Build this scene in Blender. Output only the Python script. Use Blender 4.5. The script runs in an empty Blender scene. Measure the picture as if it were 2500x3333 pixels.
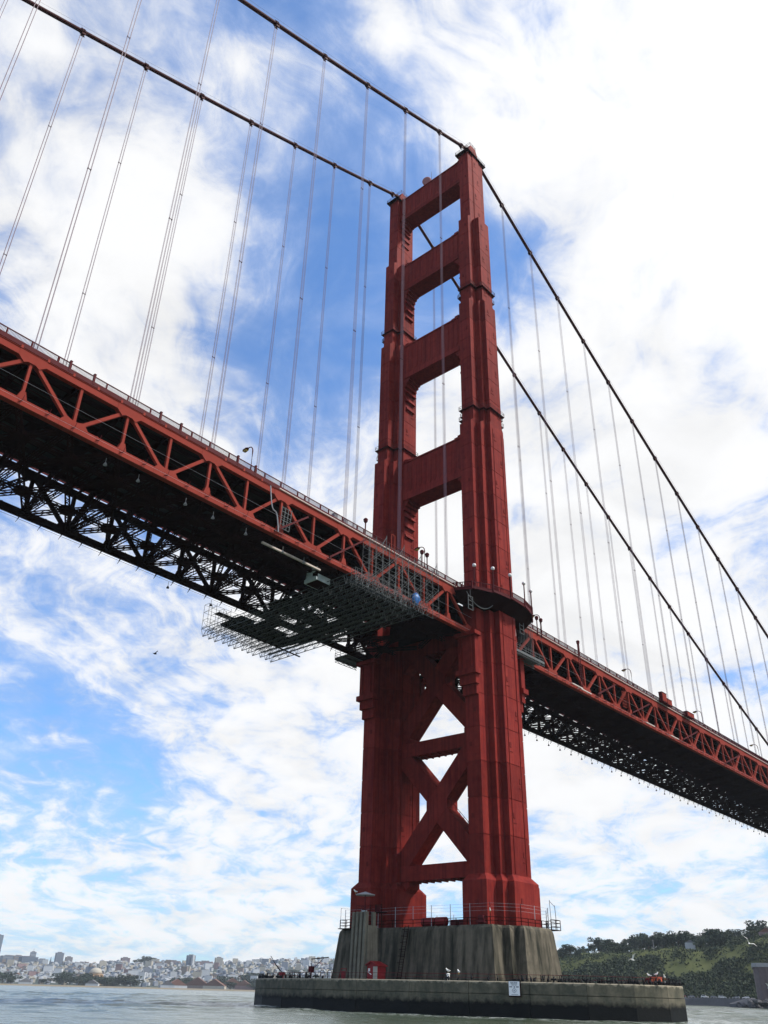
import bpy, math, random
from mathutils import Vector, Matrix
random.seed(7)
S = bpy.context.scene
C = S.collection
RAD = math.radians

# ------------------------------------------------------------------ camera
CAM = Vector((-139.99, -108.78, 2.72))
yaw, pit, rol = 0.8349947, 0.5219811, 0.0261479
fw = Vector((math.sin(yaw)*math.cos(pit), math.cos(yaw)*math.cos(pit), math.sin(pit)))
rt = Vector((math.cos(yaw), -math.sin(yaw), 0)); up = rt.cross(fw)
rr = math.cos(rol)*rt + math.sin(rol)*up
uu = -math.sin(rol)*rt + math.cos(rol)*up
cam = bpy.data.cameras.new('camera'); camo = bpy.data.objects.new('camera', cam); C.objects.link(camo)
cam.sensor_fit = 'HORIZONTAL'; cam.sensor_width = 36; cam.lens = 36*2724/2500
cam.clip_start = 0.5; cam.clip_end = 30000
M = Matrix((rr, uu, -fw)).transposed().to_4x4(); M.translation = CAM
camo.matrix_world = M
S.camera = camo

# ------------------------------------------------------------------ sun and sky
SUN_AZ = Vector((0.62, -0.785)).normalized(); SUN_EL = RAD(50)
sd = Vector((SUN_AZ.x*math.cos(SUN_EL), SUN_AZ.y*math.cos(SUN_EL), math.sin(SUN_EL)))
sun = bpy.data.lights.new('sun', 'SUN'); suno = bpy.data.objects.new('sun', sun); C.objects.link(suno)
sun.energy = 5.0; sun.angle = RAD(5); sun.color = (1.0, 0.95, 0.88)
suno.rotation_euler = sd.to_track_quat('Z', 'Y').to_euler()
suno.location = (0, 0, 600)

W = bpy.data.worlds.new('World'); S.world = W; W.use_nodes = True
nt = W.node_tree; nt.nodes.clear()
def N(t, **k):
    n = nt.nodes.new(t)
    for a, b in k.items(): setattr(n, a, b)
    return n
def L(a, b): nt.links.new(a, b)
def mth(op, a, b=None, c=None, clamp=False):
    n = N('ShaderNodeMath', operation=op, use_clamp=clamp)
    for i, v in enumerate((a, b, c)):
        if v is None: continue
        if isinstance(v, (int, float)): n.inputs[i].default_value = v
        else: L(v, n.inputs[i])
    return n.outputs[0]
def vmth(op, a, b=None):
    n = N('ShaderNodeVectorMath', operation=op)
    for i, v in enumerate((a, b)):
        if v is None: continue
        if isinstance(v, (tuple, list, Vector)): n.inputs[i].default_value = v
        else: L(v, n.inputs[i])
    return n
def smooth(x, a, b, lo=0.0, hi=1.0):
    n = N('ShaderNodeMapRange', interpolation_type='SMOOTHSTEP')
    L(x, n.inputs[0]); n.inputs[1].default_value = a; n.inputs[2].default_value = b
    n.inputs[3].default_value = lo; n.inputs[4].default_value = hi
    return n.outputs[0]
def noise(v, sc, det, rough, dist=0.0):
    n = N('ShaderNodeTexNoise'); n.inputs['Scale'].default_value = sc; n.inputs['Detail'].default_value = det
    n.inputs['Roughness'].default_value = rough; n.inputs['Distortion'].default_value = dist
    L(v, n.inputs['Vector']); return n
sky = N('ShaderNodeTexSky', sky_type='NISHITA', sun_disc=False)
sky.sun_elevation = SUN_EL; sky.sun_rotation = math.atan2(SUN_AZ.x, SUN_AZ.y)
sky.altitude = 0; sky.air_density = 1.0; sky.dust_density = 0.6; sky.ozone_density = 1.5
tc = N('ShaderNodeTexCoord'); dirv = vmth('NORMALIZE', tc.outputs['Generated']).outputs[0]
sep = N('ShaderNodeSeparateXYZ'); L(dirv, sep.inputs[0])
zc = mth('MAXIMUM', sep.outputs[2], 0.0)
zden = mth('ADD', zc, 0.26)
# cloud sheet coordinates: the direction projected on a high flat layer
cx = mth('DIVIDE', sep.outputs[0], zden); cy = mth('DIVIDE', sep.outputs[1], zden)
cmb = N('ShaderNodeCombineXYZ'); L(cx, cmb.inputs[0]); L(cy, cmb.inputs[1])
mr = N('ShaderNodeMapping'); L(cmb.outputs[0], mr.inputs[0]); mr.inputs['Rotation'].default_value = (0, 0, RAD(-42))   # streaks follow the wind
mp = N('ShaderNodeMapping'); L(mr.outputs[0], mp.inputs[0]); mp.inputs['Scale'].default_value = (0.40, 1.0, 1.0)
warp = noise(cmb.outputs[0], 1.3, 4, 0.55)
wv = vmth('SUBTRACT', warp.outputs['Color'], (0.5, 0.5, 0.5)).outputs[0]
ws = vmth('SCALE', wv); ws.inputs['Scale'].default_value = 0.85
pv = vmth('ADD', mp.outputs[0], ws.outputs[0]).outputs[0]
n1 = noise(pv, 3.0, 10, 0.58, 0.1)
n2 = noise(pv, 8.5, 9, 0.62, 0.35)
n3 = noise(cmb.outputs[0], 5.0, 9, 0.58, 0.5)
n4 = noise(cmb.outputs[0], 11.0, 7, 0.62, 0.6)
def amp(n, k): return mth('MULTIPLY', mth('SUBTRACT', n.outputs['Fac'], 0.5), k)
cov = mth('ADD', mth('ADD', amp(n1, 1.15), amp(n3, 1.0)), mth('ADD', mth('ADD', amp(n2, 1.05), amp(n4, 0.40)), 0.58))
# the broad gaps and banks of this afternoon's cloud sheet: direction, radius in degrees, weight
banks = [((0.319,0.414,0.853),12,0.06),((0.282,0.511,0.812),9,0.02),((0.36,0.44,0.82),7,-0.06),((0.467,0.49,0.736),7,-0.26),
 ((0.552,0.625,0.552),6,-0.10),((0.51,0.57,0.65),6,-0.16),((0.600,0.385,0.700),3.4,-0.44),
 ((0.42,0.853,0.309),6,-0.05),((0.5,0.827,0.258),4,-0.20),((0.545,0.804,0.237),4,-0.18),((0.42,0.882,0.213),5,-0.03),
 ((0.425,0.889,0.168),4,0.0),((0.693,0.696,0.189),5,-0.06),
 ((0.21,0.681,0.702),9,0.12),((0.284,0.697,0.659),9,0.20),((0.406,0.683,0.607),8,0.20),((0.489,0.793,0.363),6,0.24),
 ((0.626,0.726,0.284),7,0.24),((0.55,0.815,0.18),4,0.16),((0.642,0.752,0.148),6,0.20),((0.45,0.875,0.11),5,0.10),
 ((0.72,0.19,0.67),12,0.16),((0.80,0.40,0.45),13,0.20),((0.75,0.55,0.36),9,0.20),((0.86,0.46,0.22),11,0.17),((0.70,0.45,0.55),8,0.10),((0.93,0.33,0.16),9,0.06)]
for d, r, w in banks:
    dv = Vector(d).normalized()
    dt = vmth('DOT_PRODUCT', dirv, tuple(dv)).outputs['Value']
    cov = mth('ADD', cov, smooth(dt, math.cos(RAD(r*1.8)), 1.0, 0.0, w*0.72))
# thick bright veil towards the sun
sdot = vmth('DOT_PRODUCT', dirv, tuple(sd)).outputs['Value']
cov = mth('ADD', cov, smooth(sdot, 0.45, 0.90, 0.0, 0.34))
cov = mth('ADD', cov, smooth(zc, 0.0, 0.14, 0.08, 0.0))
dens = smooth(cov, 0.10, 1.00, 0.08, 1.0)
glow = smooth(sdot, 0.55, 1.0, 0.0, 0.35)
shade = smooth(n3.outputs['Fac'], 0.30, 0.62, 0.93, 1.06)
bright = mth('MULTIPLY', mth('ADD', smooth(dens, 0.1, 1.0, 0.82, 1.03), glow), shade)
ccol = N('ShaderNodeMix', data_type='RGBA')
L(smooth(dens, 0.35, 0.92), ccol.inputs[0])
ccol.inputs[6].default_value = (0.56, 0.71, 1.05, 1); ccol.inputs[7].default_value = (0.985, 0.99, 1.0, 1)
bgs = N('ShaderNodeBackground'); bgc = N('ShaderNodeBackground')
tint = N('ShaderNodeMix', data_type='RGBA', blend_type='MULTIPLY'); tint.inputs[0].default_value = 1.0
L(sky.outputs[0], tint.inputs[6]); tint.inputs[7].default_value = (0.80, 1.25, 1.70, 1)
L(tint.outputs[2], bgs.inputs['Color']); bgs.inputs['Strength'].default_value = 0.15
L(ccol.outputs[2], bgc.inputs['Color']); L(bright, bgc.inputs['Strength'])
mx = N('ShaderNodeMixShader'); L(dens, mx.inputs[0]); L(bgs.outputs[0], mx.inputs[1]); L(bgc.outputs[0], mx.inputs[2])
wo = N('ShaderNodeOutputWorld'); L(mx.outputs[0], wo.inputs['Surface'])
W.cycles.sampling_method = 'MANUAL'; W.cycles.sample_map_resolution = 1024

S.view_settings.view_transform = 'Standard'; S.view_settings.look = 'None'
S.view_settings.exposure = -0.10; S.view_settings.gamma = 1.0; S.view_settings.use_curve_mapping = False
S.render.engine = 'CYCLES'
S.cycles.max_bounces = 5; S.cycles.diffuse_bounces = 2; S.cycles.glossy_bounces = 2; S.cycles.transparent_max_bounces = 12
S.cycles.caustics_reflective = False; S.cycles.caustics_refractive = False

# ------------------------------------------------------------------ materials
def mat(name, col, rough=0.6, spec=0.4, var=0.0, vscale=1.0, streak=0.0, dark=None, metal=0.0, rnd=0.0, bump=0.0, hue=0.0, sr=(0.48, 0.75), ss=1.6):
    """painted / mineral surface: base colour, mottling, vertical run-off stains, per-piece variation"""
    m = bpy.data.materials.new(name); m.use_nodes = True
    t = m.node_tree; b = t.nodes['Principled BSDF']
    b.inputs['Roughness'].default_value = rough; b.inputs['Specular IOR Level'].default_value = spec; b.inputs['Metallic'].default_value = metal
    b.inputs['Base Color'].default_value = (*col, 1)
    if not (var or streak or rnd): return m
    nn = t.nodes.new; lk = t.links.new
    geo = nn('ShaderNodeNewGeometry')
    cur = None
    def mixc(fac, a, colb, typ='MIX'):
        x = nn('ShaderNodeMix'); x.data_type = 'RGBA'; x.blend_type = typ
        if isinstance(fac, float): x.inputs[0].default_value = fac
        else: lk(fac, x.inputs[0])
        if isinstance(a, tuple): x.inputs[6].default_value = (*a, 1)
        else: lk(a, x.inputs[6])
        x.inputs[7].default_value = (*colb, 1)
        return x.outputs[2]
    def rng(o, a, bb, lo=0.0, hi=1.0):
        x = nn('ShaderNodeMapRange'); lk(o, x.inputs[0]); x.inputs[1].default_value = a; x.inputs[2].default_value = bb
        x.inputs[3].default_value = lo; x.inputs[4].default_value = hi; return x.outputs[0]
    dk = dark or tuple(c*0.45 for c in col)
    cur = col
    if var:
        x = nn('ShaderNodeTexNoise'); x.inputs['Scale'].default_value = vscale; x.inputs['Detail'].default_value = 8; x.inputs['Roughness'].default_value = 0.65
        lk(geo.outputs['Position'], x.inputs['Vector'])
        cur = mixc(rng(x.outputs['Fac'], 0.35, 0.72, 0.0, var), cur, dk)
        x2 = nn('ShaderNodeTexNoise'); x2.inputs['Scale'].default_value = vscale*0.13; x2.inputs['Detail'].default_value = 4
        lk(geo.outputs['Position'], x2.inputs['Vector'])
        cur = mixc(rng(x2.outputs['Fac'], 0.4, 0.7, 0.0, var*0.6), cur, tuple(min(1, c*1.25+0.01) for c in col))
        if bump:
            bp = nn('ShaderNodeBump'); bp.inputs['Strength'].default_value = bump; bp.inputs['Distance'].default_value = 0.05
            lk(x.outputs['Fac'], bp.inputs['Height']); lk(bp.outputs[0], b.inputs['Normal'])
    if streak:
        mpp = nn('ShaderNodeMapping'); lk(geo.outputs['Position'], mpp.inputs[0]); mpp.inputs['Scale'].default_value = (ss, ss, 0.06)
        y = nn('ShaderNodeTexNoise'); y.inputs['Scale'].default_value = 1.0; y.inputs['Detail'].default_value = 7; y.inputs['Roughness'].default_value = 0.6
        lk(mpp.outputs[0], y.inputs['Vector'])
        cur = mixc(rng(y.outputs['Fac'], sr[0], sr[1], 0.0, streak), cur, dk)
    if rnd:
        oi = nn('ShaderNodeObjectInfo')
        h = nn('ShaderNodeHueSaturation')
        lk(rng(oi.outputs['Random'], 0, 1, 1-rnd, 1+rnd), h.inputs['Value'])
        if hue: lk(rng(oi.outputs['Random'], 0, 1, 0.5-hue, 0.5+hue), h.inputs['Hue'])
        if isinstance(cur, tuple): h.inputs['Color'].default_value = (*cur, 1)
        else: lk(cur, h.inputs['Color'])
        cur = h.outputs[0]
    lk(cur, b.inputs['Base Color'])
    return m

ORANGE = mat('orange_paint', (0.225, 0.027, 0.020), 0.65, 0.03, 0.6, 0.8, 0.75, (0.09, 0.009, 0.012), rnd=0.15, sr=(0.44, 0.72))
HATCH = mat('worn_hatch_paint', (0.15, 0.018, 0.016), 0.7, 0.03, 0.6, 1.5)
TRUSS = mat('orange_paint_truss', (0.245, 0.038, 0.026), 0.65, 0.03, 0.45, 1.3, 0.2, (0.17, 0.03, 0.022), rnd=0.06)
DARK_SHADE = mat('dark_shaded_paint', (0.018, 0.006, 0.005), 0.9, 0.0, 0.5, 0.7, 0.0, (0.01, 0.005, 0.005))  # deck underside's shade put into the orange paint's colour; also dark fittings
RAILM = mat('railing_paint', (0.085, 0.012, 0.015), 0.6, 0.06, 0.3, 2.0)
CABLE = mat('cable_paint', (0.055, 0.011, 0.012), 0.65, 0.08, 0.5, 1.2, 0.0, (0.03, 0.01, 0.01))
ROPE = mat('rope_paint', (0.16, 0.085, 0.12), 0.55, 0.4)
SLAB = mat('deck_concrete', (0.028, 0.026, 0.024), 0.9, 0.0, 0.5, 0.5)
GALV = mat('galvanised_steel', (0.12, 0.128, 0.132), 0.6, 0.1, 0.4, 2.0)
PIPE = mat('pale_pipe', (0.62, 0.52, 0.47), 0.5, 0.4, 0.2, 1.5)
PLY = mat('dark_plywood', (0.014, 0.013, 0.013), 0.95, 0.0, 0.4, 1.0)
CRATE = mat('pale_grey_metal', (0.50, 0.58, 0.60), 0.5, 0.4, 0.35, 1.5)
TARP = mat('blue_tarpaulin', (0.02, 0.14, 0.42), 0.5, 0.4, 0.4, 2.0)
PCONC = mat('pier_concrete', (0.150, 0.130, 0.098), 0.9, 0.12, 0.6, 0.6, 1.0, (0.018, 0.020, 0.015), bump=0.4, sr=(0.40, 0.66), ss=0.8)
HUTR = mat('red_hut_paint', (0.22, 0.010, 0.014), 0.6, 0.3, 0.3, 2.0)
DOORM = mat('pale_door_paint', (0.36, 0.36, 0.31), 0.7, 0.2, 0.3, 2.0)
SIGNM = mat('white_sign_board', (0.78, 0.80, 0.82), 0.5, 0.3)
INK = mat('grey_print', (0.22, 0.24, 0.27), 0.6, 0.2)
BLACK = mat('black_feathers', (0.010, 0.010, 0.012), 0.7, 0.2)
WHITEF = mat('white_feathers', (0.80, 0.80, 0.78), 0.7, 0.2)
GREYF = mat('grey_feathers', (0.32, 0.33, 0.35), 0.7, 0.2)
BEAK = mat('yellow_beak', (0.6, 0.35, 0.04), 0.5, 0.3)
LAMPG = mat('amber_lamp_glass', (0.55, 0.36, 0.03), 0.3, 0.5)
GLOBE = mat('pale_globe_glass', (0.72, 0.68, 0.66), 0.3, 0.5)
MESHM = mat('fence_mesh', (0.35, 0.35, 0.38), 0.6, 0.3)
WHITEP = mat('white_paint', (0.78, 0.78, 0.76), 0.5, 0.3, 0.15, 2.0)
GLASSD = mat('dark_glass', (0.03, 0.035, 0.045), 0.1, 0.6)
RUBBER = mat('black_rubber', (0.02, 0.02, 0.02), 0.8, 0.2)
STONE = mat('rip_rap_stone', (0.075, 0.075, 0.08), 0.9, 0.2, 0.6, 0.5, rnd=0.4)
ASPH = mat('asphalt', (0.055, 0.055, 0.058), 0.9, 0.2, 0.3, 1.0)
FORTM = mat('fort_brick', (0.17, 0.13, 0.125), 0.9, 0.15, 0.5, 0.6, 0.4, (0.07, 0.06, 0.06))
CAPM = mat('fort_capstone', (0.34, 0.33, 0.33), 0.9, 0.15, 0.4, 0.6)
BARK = mat('bark', (0.09, 0.065, 0.05), 0.9, 0.1, 0.4, 2.0)
def leafmat(name, col, rnd=0.25):
    m = mat(name, col, 0.8, 0.15, 0.55, 0.25, 0, tuple(c*0.5 for c in col), rnd=rnd)
    return m
LEAF_C = leafmat('cypress_foliage', (0.026, 0.042, 0.026))
LEAF_E = leafmat('eucalyptus_foliage', (0.055, 0.068, 0.035))
LEAF_S = leafmat('scrub_foliage', (0.040, 0.056, 0.028))
GRASSY = mat('bluff_grass', (0.070, 0.078, 0.030), 0.9, 0.02, 0.9, 0.03, 0, (0.036, 0.048, 0.022))
SAND = mat('beach_sand', (0.20, 0.17, 0.12), 0.9, 0.1, 0.3, 0.02)
TOWN = mat('town_ground', (0.055, 0.07, 0.065), 0.9, 0.05, 0.6, 0.01, 0, (0.03, 0.045, 0.04))
WALLS = [mat('town_wall_%s' % n, c, 0.8, 0.2, 0.3, 0.15, rnd=0.14) for n, c in
         (('white', (0.46, 0.48, 0.50)), ('cream', (0.40, 0.37, 0.31)), ('grey', (0.20, 0.22, 0.26)), ('tan', (0.22, 0.18, 0.16)), ('rose', (0.24, 0.16, 0.16)), ('slate', (0.10, 0.13, 0.18)))]
ROOFR = mat('red_tile_roof', (0.15, 0.075, 0.055), 0.8, 0.2, 0.3, 0.3, rnd=0.15)
ROOFG = mat('grey_roof', (0.15, 0.15, 0.16), 0.8, 0.2, 0.3, 0.3, rnd=0.15)
DOMEM = mat('ochre_dome', (0.36, 0.24, 0.14), 0.8, 0.2, 0.3, 0.1)

def fender_mat():
    m = bpy.data.materials.new('fender_concrete'); m.use_nodes = True
    t = m.node_tree; b = t.nodes['Principled BSDF']; nn = t.nodes.new; lk = t.links.new
    geo = nn('ShaderNodeNewGeometry'); sp = nn('ShaderNodeSeparateXYZ'); lk(geo.outputs['Position'], sp.inputs[0])
    def tex(sc, det, vec=None, scale=None):
        x = nn('ShaderNodeTexNoise'); x.inputs['Scale'].default_value = sc; x.inputs['Detail'].default_value = det; x.inputs['Roughness'].default_value = 0.65
        src = geo.outputs['Position']
        if scale:
            mp_ = nn('ShaderNodeMapping'); mp_.inputs['Scale'].default_value = scale; lk(src, mp_.inputs[0]); src = mp_.outputs[0]
        lk(src, x.inputs['Vector']); return x.outputs['Fac']
    def rng(o, a, bb, lo=0.0, hi=1.0):
        x = nn('ShaderNodeMapRange'); lk(o, x.inputs[0]); x.inputs[1].default_value = a; x.inputs[2].default_value = bb
        x.inputs[3].default_value = lo; x.inputs[4].default_value = hi; return x.outputs[0]
    def mix(f, a, c):
        x = nn('ShaderNodeMix'); x.data_type = 'RGBA'; lk(f, x.inputs[0])
        if isinstance(a, tuple): x.inputs[6].default_value = (*a, 1)
        else: lk(a, x.inputs[6])
        x.inputs[7].default_value = (*c, 1); return x.outputs[2]
    cur = mix(rng(tex(0.5, 8), 0.35, 0.7), (0.150, 0.135, 0.098), (0.05, 0.055, 0.042))
    cur = mix(rng(tex(1.0, 7, scale=(1.2, 1.2, 0.15)), 0.5, 0.78, 0, 0.75), cur, (0.045, 0.045, 0.034))
    # guano-bleached coping edge and the sea's tide stain: both belong to the wall itself
    ad = nn('ShaderNodeMath'); ad.operation = 'ADD'; lk(sp.outputs[2], ad.inputs[0]); lk(rng(tex(0.9, 8), 0.2, 0.8, -0.45, 0.45), ad.inputs[1])
    cur = mix(rng(ad.outputs[0], 4.40, 4.62), cur, (0.27, 0.24, 0.18))
    cur = mix(rng(ad.outputs[0], 2.45, 1.75), cur, (0.006, 0.007, 0.007))
    lk(cur, b.inputs['Base Color'])
    lk(rng(ad.outputs[0], 1.3, 2.4, 0.6, 0.9), b.inputs['Roughness'])
    b.inputs['Specular IOR Level'].default_value = 0.12
    bp = nn('ShaderNodeBump'); bp.inputs['Strength'].default_value = 0.5; bp.inputs['Distance'].default_value = 0.08
    lk(tex(1.6, 8), bp.inputs['Height']); lk(bp.outputs[0], b.inputs['Normal'])
    return m
FEND = fender_mat()

def water_mat():
    m = bpy.data.materials.new('bay_water'); m.use_nodes = True
    t = m.node_tree; b = t.nodes['Principled BSDF']; nn = t.nodes.new; lk = t.links.new
    geo = nn('ShaderNodeNewGeometry')
    def tex(sc, det, scale, rough=0.6, dist=0.0):
        mp_ = nn('ShaderNodeMapping'); mp_.inputs['Scale'].default_value = scale; mp_.inputs['Rotation'].default_value = (0, 0, RAD(-30)); lk(geo.outputs['Position'], mp_.inputs[0])
        x = nn('ShaderNodeTexNoise'); x.inputs['Scale'].default_value = sc; x.inputs['Detail'].default_value = det; x.inputs['Roughness'].default_value = rough; x.inputs['Distortion'].default_value = dist
        lk(mp_.outputs[0], x.inputs['Vector']); return x.outputs['Fac']
    def rng(o, a, bb, lo=0.0, hi=1.0):
        x = nn('ShaderNodeMapRange'); lk(o, x.inputs[0]); x.inputs[1].default_value = a; x.inputs[2].default_value = bb
        x.inputs[3].default_value = lo; x.inputs[4].default_value = hi; return x.outputs[0]
    # silty green water with lighter turbid patches, and scraps of foam
    mx_ = nn('ShaderNodeMix'); mx_.data_type = 'RGBA'; lk(rng(tex(0.03, 5, (1, 1, 1)), 0.35, 0.7), mx_.inputs[0])
    mx_.inputs[6].default_value = (0.040, 0.060, 0.036, 1); mx_.inputs[7].default_value = (0.075, 0.100, 0.075, 1)
    fo = nn('ShaderNodeMix'); fo.data_type = 'RGBA'
    a1 = rng(tex(0.9, 9, (1, 0.4, 1), 0.7, 0.6), 0.60, 0.72); a2 = rng(tex(0.045, 3, (1, 0.6, 1)), 0.44, 0.62)
    ml = nn('ShaderNodeMath'); ml.operation = 'MULTIPLY'; lk(a1, ml.inputs[0]); lk(a2, ml.inputs[1])
    sp = nn('ShaderNodeSeparateXYZ'); lk(geo.outputs['Position'], sp.inputs[0])
    def m2(op, a, c):
        x = nn('ShaderNodeMath'); x.operation = op
        for q, v in enumerate((a, c)):
            if isinstance(v, float): x.inputs[q].default_value = v
            else: lk(v, x.inputs[q])
        return x.outputs[0]
    ring = m2('SQRT', m2('ADD', m2('POWER', m2('DIVIDE', sp.outputs[0], 23.5), 2.0), m2('POWER', m2('DIVIDE', sp.outputs[1], 45.0), 2.0)), 0.0)   # wash round the fender
    wash = m2('MULTIPLY', rng(ring, 1.55, 1.02), rng(tex(0.5, 8, (1, 1, 1), 0.7, 0.8), 0.46, 0.66))
    tot = m2('MAXIMUM', ml.outputs[0], wash)
    lk(tot, fo.inputs[0]); lk(mx_.outputs[2], fo.inputs[6]); fo.inputs[7].default_value = (0.62, 0.65, 0.64, 1)
    lk(fo.outputs[2], b.inputs['Base Color'])
    b.inputs['Roughness'].default_value = 0.16; b.inputs['IOR'].default_value = 1.33
    h1 = tex(0.55, 7, (1, 0.45, 1), 0.62, 0.3); h2 = tex(0.09, 4, (1, 0.5, 1))
    ad = nn('ShaderNodeMath'); ad.operation = 'MULTIPLY_ADD'; lk(h2, ad.inputs[0]); ad.inputs[1].default_value = 2.2; lk(h1, ad.inputs[2])
    bp = nn('ShaderNodeBump'); bp.inputs['Strength'].default_value = 0.9; bp.inputs['Distance'].default_value = 0.55
    lk(ad.outputs[0], bp.inputs['Height']); lk(bp.outputs[0], b.inputs['Normal'])
    return m
WATER = water_mat()

# ------------------------------------------------------------------ mesh helpers
class MB:
    def __init__(s): s.v = []; s.f = []
    def box(s, c, d):
        x, y, z = c; a, b, h = d[0]/2, d[1]/2, d[2]/2; n = len(s.v)
        s.v += [(x+i*a, y+j*b, z+k*h) for k in (-1, 1) for i, j in ((-1, -1), (1, -1), (1, 1), (-1, 1))]
        s.f += [(n+3, n+2, n+1, n), (n+4, n+5, n+6, n+7)] + [(n+i, n+(i+1) % 4, n+4+(i+1) % 4, n+4+i) for i in range(4)]
        return s
    def bar(s, p, q, w, h=None, upv=(0, 0, 1)):
        """rectangular bar from p to q: w across, h along the up vector"""
        h = h or w; p = Vector(p); q = Vector(q); d = (q-p).normalized(); u = Vector(upv)
        r = d.cross(u)
        if r.length < 1e-4: r = d.cross(Vector((0, 1, 0)))
        r.normalize(); u = r.cross(d).normalized(); n = len(s.v)
        for e in (p, q):
            s.v += [tuple(e+r*(i*w/2)+u*(j*h/2)) for i, j in ((-1, -1), (1, -1), (1, 1), (-1, 1))]
        s.f += [(n+3, n+2, n+1, n), (n+4, n+5, n+6, n+7)] + [(n+i, n+(i+1) % 4, n+4+(i+1) % 4, n+4+i) for i in range(4)]
        return s
    def tube(s, pts, r, k=6, cap=True):
        pts = [Vector(p) for p in pts]; rs = r if isinstance(r, (list, tuple)) else [r]*len(pts); n = len(s.v)
        for i, p in enumerate(pts):
            d = (pts[min(i+1, len(pts)-1)]-pts[max(i-1, 0)]).normalized()
            a = d.cross(Vector((0, 0, 1)))
            if a.length < 1e-3: a = d.cross(Vector((0, 1, 0)))
            a.normalize(); b = a.cross(d)
            s.v += [tuple(p+(a*math.cos(t)+b*math.sin(t))*rs[i]) for t in (2*math.pi*j/k for j in range(k))]
        for i in range(len(pts)-1):
            for j in range(k):
                s.f.append((n+i*k+j, n+i*k+(j+1) % k, n+(i+1)*k+(j+1) % k, n+(i+1)*k+j))
        if cap:
            s.f.append(tuple(n+j for j in range(k))[::-1]); s.f.append(tuple(n+(len(pts)-1)*k+j for j in range(k)))
        return s
    def loft(s, rings, cap=True):
        n = len(s.v); k = len(rings[0])
        for r in rings: s.v += [tuple(p) for p in r]
        for i in range(len(rings)-1):
            for j in range(k):
                s.f.append((n+i*k+j, n+i*k+(j+1) % k, n+(i+1)*k+(j+1) % k, n+(i+1)*k+j))
        if cap:
            s.f.append(tuple(n+j for j in range(k))[::-1]); s.f.append(tuple(n+(len(rings)-1)*k+j for j in range(k)))
        return s
    def prism(s, poly, z0, z1): return s.loft([[(x, y, z0) for x, y in poly], [(x, y, z1) for x, y in poly]])
    def prism_y(s, poly, y0, y1):  # poly in (x, z)
        return s.loft([[(x, y0, z) for x, z in poly], [(x, y1, z) for x, z in poly]])
    def prism_x(s, poly, x0, x1):  # poly in (y, z)
        return s.loft([[(x0, y, z) for y, z in poly], [(x1, y, z) for y, z in poly]])
    def ball(s, c, r, k=8, m=5, sq=(1, 1, 1)):
        rings = []
        for i in range(m+1):
            t = math.pi*i/m; rad = max(math.sin(t), 0.02)*r
            rings.append([(c[0]+rad*math.cos(a)*sq[0], c[1]+rad*math.sin(a)*sq[1], c[2]-math.cos(t)*r*sq[2]) for a in (2*math.pi*j/k for j in range(k))])
        return s.loft(rings)
    def mesh(s, name, off=(0, 0, 0), smooth=False):
        me = bpy.data.meshes.new(name); ox, oy, oz = off
        me.from_pydata([(x-ox, y-oy, z-oz) for x, y, z in s.v], [], s.f)
        if smooth: me.polygons.foreach_set('use_smooth', [True]*len(me.polygons))
        me.update(); return me
    def fix(s, me):
        import bmesh
        bm = bmesh.new(); bm.from_mesh(me); bmesh.ops.recalc_face_normals(bm, faces=bm.faces); bm.to_mesh(me); bm.free(); return me
    def build(s, name, m, parent=None, off=None, smooth=False):
        if off is None: off = origin(parent) if parent else (0, 0, 0)
        me = s.mesh(name, off, smooth); s.fix(me); me.materials.append(m)
        return put(name, me, parent)
def origin(o):
    p = Vector((0, 0, 0))
    while o: p += o.location; o = o.parent
    return tuple(p)
def put(name, me, parent=None, loc=(0, 0, 0)):
    o = bpy.data.objects.new(name, me); C.objects.link(o); o.location = loc
    if parent: o.parent = parent
    return o
def tag(o, label=None, cat=None, group=None, kind=None):
    if label: o['label'] = label
    if cat: o['category'] = cat
    if group: o['group'] = group
    if kind: o['kind'] = kind
    return o
def thing(name, label, cat, loc=(0, 0, 0), group=None):
    o = bpy.data.objects.new(name, None); C.objects.link(o); o.location = loc; o.empty_display_size = 1
    return tag(o, label, cat, group)
def ddup(root, loc, label=None, rot=None):
    r = root.copy(); C.objects.link(r); r.location = loc
    if rot is not None: r.rotation_euler = rot
    if label: r['label'] = label
    for ch in root.children:
        c = ch.copy(); C.objects.link(c); c.parent = r
        for g in ch.children:
            d = g.copy(); C.objects.link(d); d.parent = c
    return r
ORD = ['first', 'second', 'third', 'fourth', 'fifth', 'sixth', 'seventh', 'eighth', 'ninth', 'tenth', 'eleventh', 'twelfth', 'thirteenth', 'fourteenth', 'fifteenth', 'sixteenth', 'seventeenth', 'eighteenth', 'nineteenth', 'twentieth', 'twenty-first', 'twenty-second', 'twenty-third', 'twenty-fourth']

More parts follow.
